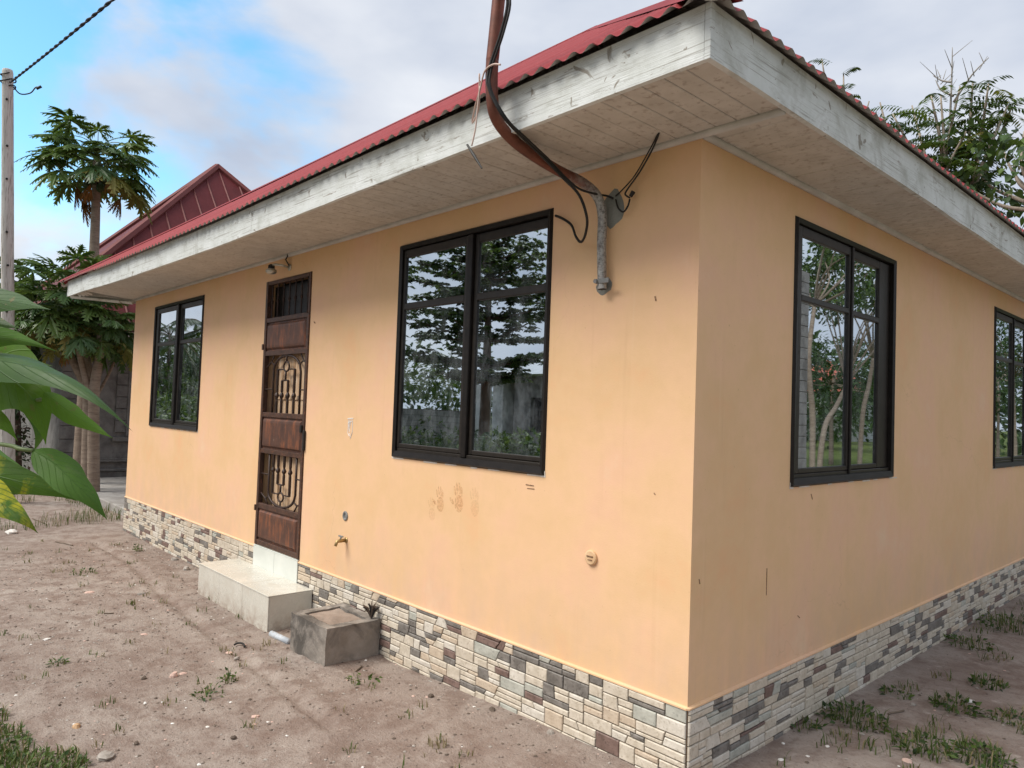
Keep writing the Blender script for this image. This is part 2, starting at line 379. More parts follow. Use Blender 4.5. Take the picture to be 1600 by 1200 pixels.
M['lf_light'] = leafmat('light_leaf', (0.075, 0.125, 0.028), (0.11, 0.17, 0.04), 0.3)
M['lf_yellow'] = leafmat('yellowing_leaf', (0.17, 0.17, 0.035), (0.24, 0.20, 0.05), 0.3)
M['lf_papaya'] = leafmat('papaya_leaf', (0.042, 0.095, 0.030), (0.080, 0.15, 0.042), 0.28, 0.42, 1.6, 0.4)
M['lf_papaya2'] = leafmat('papaya_leaf_light', (0.085, 0.15, 0.036), (0.13, 0.205, 0.055), 0.3, 0.42, 1.6, 0.4)
M['lf_papaya3'] = leafmat('papaya_leaf_yellowing', (0.20, 0.20, 0.05), (0.28, 0.24, 0.07), 0.3, 0.5, 1.6)
M['lf_dead'] = leafmat('dead_papaya_leaf', (0.20, 0.085, 0.025), (0.34, 0.17, 0.055), 0.2, 0.8)
M['petiole'] = leafmat('pale_petiole', (0.10, 0.14, 0.05), (0.14, 0.18, 0.07), 0)
M['grass'] = leafmat('grass_blade', (0.050, 0.085, 0.020), (0.11, 0.145, 0.04), 0.25, 0.6, 5)
M['grass_dry'] = leafmat('dry_grass_blade', (0.22, 0.17, 0.09), (0.30, 0.25, 0.14), 0.2, 0.8, 5)
M['fruit'] = speckled('green_papaya_skin', (0.030, 0.055, 0.020), (0.055, 0.085, 0.03), 6, 0.45, 0.05)
M['bark'] = speckled('pale_ringed_bark', (0.20, 0.15, 0.115), (0.32, 0.26, 0.205), 3, 0.9, 0.5, 22, 0.012, stretch=(1, 1, 6), c3=(0.17, 0.12, 0.09))
M['bark_dark'] = speckled('brown_bark', (0.085, 0.062, 0.045), (0.16, 0.12, 0.09), 4, 0.9, 0.6, 20, 0.012, stretch=(1, 1, 0.4))
M['bark_pale'] = speckled('pale_smooth_bark', (0.26, 0.22, 0.17), (0.38, 0.33, 0.27), 4, 0.9, 0.4, 20, 0.01, c3=(0.18, 0.15, 0.12))
M['twig'] = speckled('bare_grey_twig', (0.28, 0.26, 0.23), (0.36, 0.34, 0.31), 6, 0.9, 0)
M['polewood'] = speckled('grey_pole_timber', (0.42, 0.40, 0.37), (0.56, 0.54, 0.50), 3, 0.9, 0.4, 20, 0.006, stretch=(6, 6, 0.4), c3=(0.20, 0.17, 0.14))
M['stick'] = speckled('dry_stick', (0.12, 0.09, 0.065), (0.20, 0.155, 0.115), 8, 0.95, 0.2)
M['rubble_grey'] = speckled('grey_pebble', (0.24, 0.21, 0.18), (0.40, 0.36, 0.32), 20, 0.95, 0.5, 50, 0.006)
M['rubble_pink'] = speckled('pink_tile_shard', (0.52, 0.34, 0.28), (0.62, 0.45, 0.38), 20, 0.9, 0.3)
M['rubble_white'] = speckled('white_tile_chip', (0.66, 0.63, 0.58), (0.78, 0.76, 0.72), 20, 0.8, 0.2)
M['rubble_orange'] = speckled('orange_brick_lump', (0.42, 0.25, 0.13), (0.55, 0.37, 0.22), 20, 0.95, 0.5, 50, 0.006)
M['rubble_dark'] = speckled('dark_clod', (0.09, 0.07, 0.055), (0.15, 0.115, 0.09), 20, 0.95, 0.5, 50, 0.006)

def mat_bigleaf(name, top, under, patch=None, pthr=0.5, trans=0.35):
    """broad leaf: UV x runs across (-1..1 mapped to 0..1), UV y along the midrib; veins in colour and relief"""
    mt, t, b = new_mat(name); g = NG(t)
    uv = g.n('ShaderNodeUVMap').outputs[0]
    sx = g.n('ShaderNodeSeparateXYZ'); g.l(uv, sx.inputs[0])
    a = g.math('ABSOLUTE', g.math('SUBTRACT', sx.outputs['X'], 0.5))
    ph = g.math('SUBTRACT', g.math('MULTIPLY', sx.outputs['Y'], 9.0), g.math('MULTIPLY', a, 5.0))
    fr = g.math('ABSOLUTE', g.math('SUBTRACT', g.math('FRACT', ph), 0.5))
    vein = g.ramp(fr, [(0.0, 1.0), (0.07, 0.0)])
    mid = g.ramp(a, [(0.0, 1.0), (0.02, 0.0)])
    veins = g.math('MAXIMUM', vein, mid)
    n = g.noise(26, 5, 0.6, g.pos())
    up = g.ramp(n, [(0.3, top), (0.7, tuple(c * 1.5 for c in top))])
    un = g.ramp(n, [(0.3, under), (0.7, tuple(c * 1.25 for c in under))])
    bf = g.n('ShaderNodeNewGeometry').outputs['Backfacing']
    c = g.mix(bf, up, un)
    if patch:
        pn = g.noise(11, 5, 0.6, g.pos(), 0.8)
        c = g.mix(g.math('MULTIPLY', g.ramp(pn, [(pthr - 0.04, 0.0), (pthr + 0.05, 1.0)]), g.ramp(fr, [(0.03, 0.25), (0.16, 1.0)])), c, patch)
    c = g.mix(g.math('MULTIPLY', veins, 0.22), c, tuple(min(1, 2.4 * x + 0.03) for x in top))
    c = g.mix(g.ramp(g.noise(60, 4, 0.6, g.pos()), [(0.64, 0.0), (0.70, 0.7)]), c, (0.16, 0.12, 0.05))
    c = g.mix(g.ramp(g.noise(18, 5, 0.7, g.pos()), [(0.55, 0.0), (0.8, 0.3)]), c, (0.30, 0.27, 0.20))
    g.l(c, b.inputs['Base Color']); g.l(g.ramp(n, [(0.3, 0.40), (0.7, 0.62)]), b.inputs['Roughness']); b.inputs['Specular IOR Level'].default_value = 0.22
    nd = g.n('ShaderNodeBump'); nd.inputs['Strength'].default_value = 0.45; nd.inputs['Distance'].default_value = 0.003
    g.l(veins, nd.inputs['Height']); nd.invert = True
    g.l(nd.outputs[0], b.inputs['Normal'])
    tr = g.n('ShaderNodeBsdfTranslucent'); g.l(g.mix(0.5, c, (0.13, 0.27, 0.015)), tr.inputs['Color'])
    ms = g.n('ShaderNodeMixShader'); ms.inputs[0].default_value = trans
    out = t.nodes['Material Output']; g.l(b.outputs[0], ms.inputs[1]); g.l(tr.outputs[0], ms.inputs[2]); g.l(ms.outputs[0], out.inputs['Surface'])
    return mt
M['big_dark'] = mat_bigleaf('broad_leaf_dark', (0.011, 0.029, 0.011), (0.036, 0.078, 0.018), trans=0.18)
M['big_mid'] = mat_bigleaf('broad_leaf_mid', (0.017, 0.044, 0.014), (0.060, 0.13, 0.022), trans=0.28)
M['big_bright'] = mat_bigleaf('broad_leaf_backlit', (0.045, 0.11, 0.018), (0.085, 0.18, 0.020), trans=0.45)  # lighter copy of the leaf, back-light put into its colour
M['big_yellow'] = mat_bigleaf('broad_leaf_backlit_patches', (0.026, 0.070, 0.016), (0.060, 0.13, 0.02), patch=(0.42, 0.40, 0.03), pthr=0.52, trans=0.35)  # yellow patches paint back-light into the leaf colour

# ------------------------------------------------------------------ mesh builder and tagging
class MB:
    def __init__(s): s.v = []; s.f = []; s.mi = []; s.n = 0; s.uv = None
    def add(s, verts, faces, mi=0):
        o = s.n; s.v.extend([tuple(map(float, q)) for q in verts]); s.n += len(verts)
        s.f.extend([tuple(i + o for i in fc) for fc in faces]); s.mi.extend([mi] * len(faces))
    def box(s, x0, x1, y0, y1, z0, z1, mi=0):
        vs = [(x0, y0, z0), (x1, y0, z0), (x1, y1, z0), (x0, y1, z0), (x0, y0, z1), (x1, y0, z1), (x1, y1, z1), (x0, y1, z1)]
        s.add(vs, [(3, 2, 1, 0), (4, 5, 6, 7), (0, 1, 5, 4), (1, 2, 6, 5), (2, 3, 7, 6), (3, 0, 4, 7)], mi)
    def bbox(s, x0, x1, y0, y1, z0, z1, e=0.004, mi=0):
        """box with chamfered edges"""
        hx, hy, hz = (x1 - x0) / 2, (y1 - y0) / 2, (z1 - z0) / 2
        c = np.array([(x0 + x1) / 2, (y0 + y1) / 2, (z0 + z1) / 2]); e = min(e, hx * .45, hy * .45, hz * .45)
        vs = []; idx = {}
        for sx in (-1, 1):
            for sy in (-1, 1):
                for sz in (-1, 1):
                    for ax in range(3):
                        q = [sx * (hx - e), sy * (hy - e), sz * (hz - e)]
                        q[ax] = (sx, sy, sz)[ax] * (hx, hy, hz)[ax]
                        idx[(sx, sy, sz, ax)] = len(vs); vs.append(c + np.array(q))
        fs = []
        def I(a, ax): return idx[(a[0], a[1], a[2], ax)]
        for ax in range(3):
            o = [k for k in range(3) if k != ax]
            for sg in (-1, 1):
                cs = []
                for a, b in ((-1, -1), (1, -1), (1, 1), (-1, 1)):
                    q = [0, 0, 0]; q[ax] = sg; q[o[0]] = a; q[o[1]] = b; cs.append(I(q, ax))
                fs.append(tuple(cs))
        for ax in range(3):
            o = [k for k in range(3) if k != ax]
            for a in (-1, 1):
                for b in (-1, 1):
                    q0 = [0, 0, 0]; q0[o[0]] = a; q0[o[1]] = b; q1 = list(q0); q0[ax] = -1; q1[ax] = 1
                    fs.append((I(q0, o[0]), I(q1, o[0]), I(q1, o[1]), I(q0, o[1])))
        for sx in (-1, 1):
            for sy in (-1, 1):
                for sz in (-1, 1): fs.append(tuple(idx[(sx, sy, sz, k)] for k in range(3)))
        # orient outward
        vv = [np.array(q) for q in vs]; out = []
        for fc in fs:
            nrm = np.cross(vv[fc[1]] - vv[fc[0]], vv[fc[2]] - vv[fc[0]])
            cen = sum(vv[k] for k in fc) / len(fc) - c
            out.append(fc if nrm @ cen >= 0 else fc[::-1])
        s.add(vs, out, mi)
    def tube(s, pts, rad, n=8, mi=0, cap=True):
        pts = [np.array(q, float) for q in pts]; k = len(pts)
        if isinstance(rad, (int, float)): rad = [rad] * k
        vs = []; up = None
        for i in range(k):
            tg = pts[min(i + 1, k - 1)] - pts[max(i - 1, 0)]; tg /= (np.linalg.norm(tg) + 1e-12)
            if up is None:
                up = np.array([0, 0, 1.]) if abs(tg[2]) < .9 else np.array([1., 0, 0])
            a = np.cross(tg, up); a /= (np.linalg.norm(a) + 1e-12); up = np.cross(a, tg)
            for j in range(n):
                th = 2 * PI * j / n
                vs.append(pts[i] + rad[i] * (math.cos(th) * a + math.sin(th) * up))
        fs = [(i * n + j, i * n + (j + 1) % n, (i + 1) * n + (j + 1) % n, (i + 1) * n + j) for i in range(k - 1) for j in range(n)]
        if cap: fs += [tuple(range(n))[::-1], tuple((k - 1) * n + j for j in range(n))]
        s.add(vs, fs, mi)
    def lathe(s, prof, n=12, M4=None, mi=0):
        vs = []; k = len(prof)
        for r, z in prof:
            for j in range(n):
                q = Vector((r * math.cos(2 * PI * j / n), r * math.sin(2 * PI * j / n), z))
                if M4 is not None: q = M4 @ q
                vs.append(tuple(q))
        fs = [(i * n + j, i * n + (j + 1) % n, (i + 1) * n + (j + 1) % n, (i + 1) * n + j) for i in range(k - 1) for j in range(n)]
        fs += [tuple(range(n))[::-1], tuple((k - 1) * n + j for j in range(n))]
        s.add(vs, fs, mi)
    def batch(s, tv, tf, mats, mis):
        """template verts/faces copied by an (N,3,4) array of matrices"""
        tv = np.asarray(tv, float); k = len(tv)
        A = np.einsum('nij,kj->nki', mats[:, :, :3], tv) + mats[:, None, :, 3]
        o = s.n
        s.v.extend(map(tuple, A.reshape(-1, 3))); s.n += A.shape[0] * k
        for q in range(A.shape[0]):
            b = o + q * k
            for fc in tf: s.f.append(tuple(i + b for i in fc)); s.mi.append(int(mis[q]))
    def mesh(s, name, mats, smooth=False):
        me = bpy.data.meshes.new(name)
        nv = len(s.v); nf = len(s.f)
        me.vertices.add(nv); me.vertices.foreach_set('co', np.array(s.v, np.float32).ravel())
        ln = np.fromiter((len(fc) for fc in s.f), np.int32, nf); tot = int(ln.sum())
        me.loops.add(tot); me.loops.foreach_set('vertex_index', np.fromiter((i for fc in s.f for i in fc), np.int32, tot))
        me.polygons.add(nf)
        me.polygons.foreach_set('loop_start', np.concatenate([[0], np.cumsum(ln)[:-1]]).astype(np.int32))
        for mt in (mats if isinstance(mats, (list, tuple)) else [mats]): me.materials.append(mt)
        me.polygons.foreach_set('material_index', np.array(s.mi, np.int32))
        me.polygons.foreach_set('use_smooth', np.full(nf, bool(smooth)))
        me.update(calc_edges=True); me.validate()
        return me
    def build(s, name, mats, parent=None, smooth=False):
        o = bpy.data.objects.new(name, s.mesh(name, mats, smooth)); COL.objects.link(o)
        if parent is not None: o.parent = parent
        return o
def tag(o, label=None, cat=None, group=None, kind=None):
    if label: o['label'] = label
    if cat: o['category'] = cat
    if group: o['group'] = group
    if kind: o['kind'] = kind
    return o
def thing(name, label, cat, loc=(0, 0, 0), group=None):
    o = bpy.data.objects.new(name, None); o.empty_display_size = 0.2; COL.objects.link(o); o.location = loc
    return tag(o, label, cat, group)
def place(root):
    """make children built in world coordinates keep their place under a moved Empty (and centre them on it)"""
    L = Vector(root.location)
    for ch in root.children:
        if ch.type == 'MESH' and not ch.get('_loc'):
            ch.location = Vector(ch.location) - L
def smoothstep(a, b, x):
    t = min(1, max(0, (x - a) / (b - a))); return t * t * (3 - 2 * t)

# ------------------------------------------------------------------ ground
RUT = [onZ(*q, 0.0)[:2] for q in ((150, 850), (205, 880), (260, 935), (330, 990), (420, 1060), (520, 1150))]
def rut_d(x, y):
    best = 9
    for a, b in zip(RUT[:-1], RUT[1:]):
        ab = b - a; t = max(0, min(1, ((x - a[0]) * ab[0] + (y - a[1]) * ab[1]) / (ab @ ab)))
        best = min(best, math.hypot(x - a[0] - ab[0] * t, y - a[1] - ab[1] * t))
    return best
def gh(x, y, fine=True):
    z = 0.085 * smoothstep(-3.2, -0.2, x) * smoothstep(-2.0, 0.0, y)
    if x > 0: z = max(z, 0.085)
    if x > 0: z -= 0.05 * smoothstep(0.8, 2.5, x)
    if not fine: return z
    if x < -12 or x > 5 or y < -7 or y > 10:
        return z + 0.1 * mnoise.noise((x * .15, y * .15, 0)) * smoothstep(8, 25, math.hypot(x + 3, y - 1))
    z += 0.008 * mnoise.fractal((x * 1.3, y * 1.3, 3.3), 0.9, 2.1, 3)
    z += 0.0035 * mnoise.fractal((x * 7, y * 7, 1.1), 0.8, 2.1, 3) + 0.0030 * mnoise.noise((x * 19, y * 19, 4.4))
    lump = mnoise.noise((x * 15, y * 15, 8.1))
    z += 0.016 * max(0, lump - 0.32)
    if -10 < x < 0 and -3.5 < y < 0.3:
        d = rut_d(x, y)
        if d < 0.3: z += -0.018 * math.exp(-(d / 0.03) ** 2) + 0.012 * math.exp(-((d - 0.09) / 0.05) ** 2)
    if -5.1 < x < -2.9 and -0.8 < y < 0:                 # soil washed up against the step
        q = max(abs(x + 3.99) - 0.69, -0.362 - y)
        if 0 <= q < .3: z += 0.014 * math.exp(-(q / .07) ** 2) * (.5 + abs(mnoise.noise((x * 8, y * 8, 5))))
    if abs(x + 2.6) < 0.6 and abs(y + 0.2) < 0.7:      # soil heaped round the concrete box
        q = max(abs(x + 2.6) - 0.24, abs(y + 0.21) - 0.205)
        if 0 <= q < 0.3: z += 0.022 * math.exp(-(q / 0.06) ** 2) * (0.6 + 0.9 * abs(mnoise.noise((x * 9, y * 9, 2))))
    return z
def axis(lo, hi, st, far, g=1.35):
    a = list(np.arange(lo, hi + 1e-6, st)); s = st
    while a[-1] < far: s *= g; a.append(a[-1] + s)
    s = st
    while a[0] > -far: s *= g; a.insert(0, a[0] - s)
    return a
gx = axis(-10, 3.2, 0.032, 320); gy = axis(-3.2, 6.4, 0.032, 320)
gb = MB(); nx, ny = len(gx), len(gy)
gb.v = [(x, y, gh(x, y)) for y in gy for x in gx]; gb.n = len(gb.v)
gb.f = [(j * nx + i, j * nx + i + 1, (j + 1) * nx + i + 1, (j + 1) * nx + i) for j in range(ny - 1) for i in range(nx - 1)]
gb.mi = [0] * len(gb.f)
tag(gb.build('ground', M['ground'], None, True), kind='structure')

# ------------------------------------------------------------------ the house
HL, HW, ZB, ZT = 8.26, 7.7, 0.42, 2.92
house = thing('house', 'peach bungalow with a red corrugated roof, white fascia and stone tiled base', 'house')
WINS_F = [(-7.44, -5.88, 1.342, 2.762), (-2.318, -0.896, 1.335, 2.757)]
WINS_R = [(0.893, 2.305, 1.324, 2.748), (4.66, 6.05, 1.312, 2.74)]
DOOR = (-4.385, -3.56, 0.44, 2.732)
def wall_mesh(a0, a1, z0, z1, holes, f, depth):
    """wall in the (a,z) plane with holes; f(a,d,z) maps to the world, d = depth into the house"""
    b = MB()
    xs = sorted({a0, a1, *[h[0] for h in holes], *[h[1] for h in holes]}); zs = sorted({z0, z1, *[h[2] for h in holes], *[h[3] for h in holes]})
    for i in range(len(xs) - 1):
        for k in range(len(zs) - 1):
            cx, cz = (xs[i] + xs[i + 1]) / 2, (zs[k] + zs[k + 1]) / 2
            if any(h[0] < cx < h[1] and h[2] < cz < h[3] for h in holes): continue
            b.add([f(xs[i], 0, zs[k]), f(xs[i + 1], 0, zs[k]), f(xs[i + 1], 0, zs[k + 1]), f(xs[i], 0, zs[k + 1])], [(0, 1, 2, 3)])
    for h in holes:
        c = [(h[0], h[2]), (h[1], h[2]), (h[1], h[3]), (h[0], h[3])]
        for k in range(4):
            p, q = c[k], c[(k + 1) % 4]
            b.add([f(p[0], 0, p[1]), f(p[0], depth, p[1]), f(q[0], depth, q[1]), f(q[0], 0, q[1])], [(0, 1, 2, 3)])
    return b
fF = lambda a, d, z: (a, d, z)
fR = lambda a, d, z: (-d, a, z)
wall_mesh(-HL, 0, -0.15, ZT + 0.05, WINS_F + [DOOR], fF, 0.16).build('wall', M['wall'], house)
wall_mesh(0, HW, -0.15, ZT + 0.05, WINS_R, fR, 0.16).build('wall', M['wall'], house)
wall_mesh(0, HW, -0.15, ZT + 0.05, [], lambda a, d, z: (-HL, HW - a, z), 0.16).build('wall', M['wall'], house)
wall_mesh(0, HL, -0.15, ZT + 0.05, [], lambda a, d, z: (-a, HW, z), 0.16).build('wall', M['wall'], house)

# plaster lip above the stone tiles
b = MB()
b.add([(-HL, 0, 0.430), (0, 0, 0.430), (0, -0.013, 0.424), (-HL, -0.013, 0.424), (-HL, -0.013, 0.417), (0, -0.013, 0.417)], [(3, 2, 1, 0), (4, 5, 2, 3)])
b.add([(0, 0, 0.430), (0, HW, 0.430), (0.013, HW, 0.424), (0.013, 0, 0.424), (0.013, HW, 0.417), (0.013, 0, 0.417)], [(3, 2, 1, 0), (5, 4, 2, 3)])
b.add([(0, -0.013, 0.424), (0.013, 0, 0.424), (0, 0, 0.430), (0, -0.013, 0.417), (0.013, 0, 0.417)], [(0, 1, 2), (3, 4, 1, 0)])
b.build('plaster_lip', M['wall'], house)

# stone tiles ---------------------------------------------------------------------
def ledge(a0, a1, z0, z1, out, rnd):
    """ledgestone cladding: five courses, some blocks two courses tall, each block whole or split into thin pieces"""
    nr = 7; e = [0.0] + [(k + rnd.uniform(-.14, .14)) / nr for k in range(1, nr)] + [1.0]
    zs = [z0 + (z1 - z0) * q for q in e]
    tall = []
    x = a0 + rnd.uniform(.05, .3)
    while x < a1 - .25:
        w = rnd.uniform(.08, .16); k = rnd.randrange(nr - 1)
        if not any(abs(t[2] - k) <= 1 and x < t[1] + .06 for t in tall[-3:]): tall.append((x, x + w, k))
        x += rnd.uniform(.12, .45)
    def put(xb0, xb1, xt1, xt0, za, zb): out.append(((xb0, za), (xb1, za), (xt1, zb), (xt0, zb)))
    def cut(q, t):                                   # horizontal cut at fraction t
        (a, za), (b, _), (c, zb), (d, _) = q; zm = za + (zb - za) * t; l = a + (d - a) * t; r_ = b + (c - b) * t
        return ((a, za), (b, za), (r_, zm), (l, zm)), ((l, zm), (r_, zm), (c, zb), (d, zb))
    def vcut(q, t, sl):
        (a, za), (b, _), (c, zb), (d, _) = q; p = a + (b - a) * t - sl; r_ = d + (c - d) * t + sl
        return ((a, za), (p, za), (r_, zb), (d, zb)), ((p, za), (b, za), (c, zb), (r_, zb))
    def emit(q):
        w = q[1][0] - q[0][0]; h = q[2][1] - q[1][1]
        if h > .095:
            a, b = cut(q, rnd.uniform(.3, .7))
            emit(a); emit(b); return
        if w > .24: 
            a, b = vcut(q, rnd.uniform(.35, .65), rnd.uniform(-.012, .012)); emit(a); emit(b); return
        u = rnd.random()
        if h > .045 and (u < .50 or w > .19): 
            a, b = cut(q, rnd.choice((rnd.uniform(.28, .42), rnd.uniform(.58, .72), .5)))
            for p in (a, b):
                pw = p[1][0] - p[0][0]; ph = p[2][1] - p[1][1]
                if ph > .055 and rnd.random() < .22: out.extend(cut(p, .5))
                elif pw > .15 and rnd.random() < .4: out.extend(vcut(p, rnd.uniform(.35, .65), rnd.uniform(-.008, .008)))
                else: out.append(p)
        elif h > .045 and u < .62 and w > .13:
            a, b = vcut(q, rnd.uniform(.4, .6), rnd.uniform(-.014, .014)); out.append(a); out.extend(cut(b, rnd.uniform(.35, .65)))
        else: out.append(q)
    for (x0, x1, k) in tall: emit(((x0, zs[k]), (x1, zs[k]), (x1, zs[k + 2]), (x0, zs[k + 2])))
    for k in range(nr):
        blk = sorted((t[0], t[1]) for t in tall if t[2] in (k, k - 1)); x = a0
        for (b0, b1) in blk + [(a1, a1)]:
            cb_ = ct_ = x
            while b0 - max(cb_, ct_) > .02:
                w = rnd.uniform(.08, .215); nx_ = (cb_ + ct_) / 2 + w
                if b0 - nx_ < .085: nb_ = nt_ = b0
                else:
                    sl = rnd.uniform(-.022, .022) if rnd.random() < .45 else 0; nb_, nt_ = nx_ - sl, nx_ + sl
                emit(((cb_, zs[k]), (nb_, zs[k]), (nt_, zs[k + 1]), (ct_, zs[k + 1]))); cb_, ct_ = nb_, nt_
            if 0.003 < b0 - max(cb_, ct_) <= .02: put(cb_, b0, b0, ct_, zs[k], zs[k + 1])
            x = b1
def stone_mb(q, f, rnd):
    P = np.array(q); c = P.mean(0); b = MB()
    g = 0.0021
    def inset(d):
        r = []
        for k in range(4):
            e = P[k] - c; w = np.array([np.sign(e[0]) * min(d, abs(e[0]) * .5), np.sign(e[1]) * min(d, abs(e[1]) * .5)])
            r.append(P[k] - w)
        return r
    h = rnd.uniform(0.0085, 0.0135); tl = [rnd.uniform(-.0012, .0012) for _ in range(4)]
    A, B_, C = inset(g), inset(g + 0.0005), inset(g + 0.004)
    vs = [f(p[0], -0.0015, p[1]) for p in A] + [f(p[0], -h + 0.003, p[1]) for p in B_] + [f(p[0], -h + t, p[1]) for p, t in zip(C, tl)]
    fs = [(0, 1, 5, 4), (1, 2, 6, 5), (2, 3, 7, 6), (3, 0, 4, 7), (4, 5, 9, 8), (5, 6, 10, 9), (6, 7, 11, 10), (7, 4, 8, 11), (8, 9, 10, 11)]
    b.add(vs, fs); return b
rnd = random.Random(21)
STN = []
clads = []
for side, (a0, a1, f, sk) in enumerate((( -HL, 0.0, fF, DOOR), (0.0, HW, fR, None))):
    mb = MB()
    # mortar bed, cut round the doorstep riser
    for (u0, u1) in ([(a0, sk[0] - 0.002), (sk[1] + 0.002, a1)] if sk else [(a0, a1)]):
        vs = [f(u0, -0.0025, -0.12), f(u1, -0.0025, -0.12), f(u1, -0.0025, 0.416), f(u0, -0.0025, 0.416)]
        mb.add(vs, [(0, 1, 2, 3)])
        q = []; ledge(u0, u1, -0.035 if side == 0 else 0.045, 0.416, q, rnd)
        for s_ in q: STN.append((s_, f, side))
    cl = mb.build('stone_cladding', M['mortar'], house)
    cl['label'] = 'stone tile skirting along the front wall' if side == 0 else 'stone tile skirting along the side wall'
    clads.append(cl)
# last column of stones at the left end return
pool = [k for k, w in enumerate(STONES) for _ in range(w[1])]
sized = []
for s_, f, side in STN:
    pts = [proj(f(p[0], -0.01, p[1])) for p in s_]
    if any(q[2] < 0.1 for q in pts): ar = 0
    else:
        xs = [min(1600, max(0, q[0])) for q in pts]; ys = [min(1200, max(0, q[1])) for q in pts]
        ar = abs(sum(xs[k] * ys[(k + 1) % 4] - xs[(k + 1) % 4] * ys[k] for k in range(4))) / 2
    sized.append((ar, s_, f, side, rnd.choice(pool)))
sized.sort(key=lambda q: -q[0])
far_mb = [MB(), MB()]
cnt = [0, 0]
for k, (ar, s_, f, side, mi) in enumerate(sized):
    b = stone_mb(s_, f, rnd)
    if cnt[0] + cnt[1] < 298 and ar > 0:
        b.build('stone', STONES[mi][0], clads[side]); cnt[side] += 1
    else:
        far_mb[side].add(b.v, b.f, mi)
for side in (0, 1):
    if far_mb[side].n:
        tag(far_mb[side].build('small_stones', [q[0] for q in STONES], clads[side]), kind='stuff')

# eaves --------------------------------------------------------------------------
XE0, XE1, YE0, OH = -9.20, 0.452, -0.652, 0.652      # eave lines
def sag(x): return -0.022 * math.exp(-((x + 4.0) / 1.7) ** 2) + 0.05 * smoothstep(-6.2, -9.2, x) if x < 1 else 0
SOFF = MB(); SOFF.box(-8.30, 0.385, -0.575, -0.0, ZT + 0.045, ZT + 0.05)
soffit = bpy.data.objects.new('soffit', None)
# cornice strips carry the soffit boards as children
b = MB()
b.tube([(-HL, -0.014, ZT - 0.006), (0.0, -0.014, ZT - 0.006), (0.385, -0.014, ZT - 0.006)], 0.019, 8)
b.tube([(0.014, 0.006, ZT - 0.007), (0.014, HW, ZT - 0.007)], 0.019, 8)
soffit = b.build('soffit', M['cornice'], house, True)
PW = 0.1
x = 0.383; k = 0
while x > -8.72:
    x0 = x - PW + 0.0035
    b = MB(); y1 = -0.002 if x0 > -HL else None
    g1 = ZT + rnd.uniform(0, 0.002)
    for seg in range(1):
        ye = -0.575; yi = -0.004
        if x0 < -8.32: yi = -0.575 + 0.03 + 0.2 * (x0 + 8.75)
        if yi < ye + 0.03: break
        za0, za1 = g1 + sag(x0), g1 + sag(x)
        e = 0.003
        vs = [(x0, ye, za0 + e), (x0 + e, ye, za0), (x - e, ye, za1), (x, ye, za1 + e), (x0, yi, g1 + e), (x0 + e, yi, g1), (x - e, yi, g1), (x, yi, g1 + e),
              (x0, ye, za0 + .012), (x, ye, za1 + .012), (x0, yi, g1 + .012), (x, yi, g1 + .012)]
        b.add(vs, [(0, 4, 5, 1), (1, 5, 6, 2), (2, 6, 7, 3), (8, 10, 4, 0), (3, 7, 11, 9), (8, 9, 11, 10), (0, 1, 2, 3, 9, 8), (4, 10, 11, 7, 6, 5)])
    if b.n: b.build('soffit_board', M['soffit'], soffit)
    x -= PW; k += 1
y = 0.004
while y < HW:
    b = MB(); z = ZT + rnd.uniform(0, 0.002); e = 0.003; y1 = min(y + PW - 0.0035, HW)
    b.add([(0.003, y, z + e), (0.003, y + e, z), (0.003, y1 - e, z), (0.003, y1, z + e), (0.386, y, z + e), (0.386, y + e, z), (0.386, y1 - e, z), (0.386, y1, z + e),
           (0.003, y, z + .012), (0.003, y1, z + .012), (0.386, y, z + .012), (0.386, y1, z + .012)],
          [(0, 1, 5, 4), (1, 2, 6, 5), (2, 3, 7, 6), (8, 0, 4, 10), (3, 9, 11, 7), (8, 10, 11, 9), (0, 8, 9, 3, 2, 1), (4, 5, 6, 7, 11, 10)])
    b.build('soffit_board', M['soffit'], soffit)
    y += PW
# boards under the left end of the eave, with the open gap above
b = MB(); b.tube([(-8.98, -0.575, 2.955), (-8.285, -0.03, 2.885)], 0.028, 4); b.build('eave_beam', M['fascia'], house)
FZ0, FZ1 = ZT - 0.012, 3.106
def fascia(x0, x1):
    b = MB(); n = max(2, int(abs(x1 - x0) / 0.15)); T = 0.024
    vs = []
    for i in range(n + 1):
        xx = x0 + (x1 - x0) * i / n; s_ = sag(xx); w = 0.003 * mnoise.noise((xx * 2.1, 0.3, 0)) ; w2 = 0.0025 * mnoise.noise((xx * 9, 5.3, 0))
        vs += [(xx, -0.60 + w, FZ0 + s_ + w2), (xx, -0.60 + w, FZ1 + s_), (xx, -0.60 + T + w, FZ1 + s_), (xx, -0.60 + T + w, FZ0 + s_ + w2)]
    fs = [(4 * i + k, 4 * i + 4 + k, 4 * i + 4 + (k + 1) % 4, 4 * i + (k + 1) % 4) for i in range(n) for k in range(4)]
    fs += [(0, 1, 2, 3), (4 * n + 3, 4 * n + 2, 4 * n + 1, 4 * n)]
    b.add(vs, fs); return b
for x0, x1 in ((-9.10, -6.43), (-6.427, -3.36), (-3.357, 0.3855)):
    fascia(x0, x1).build('fascia_board', M['fascia'], house)
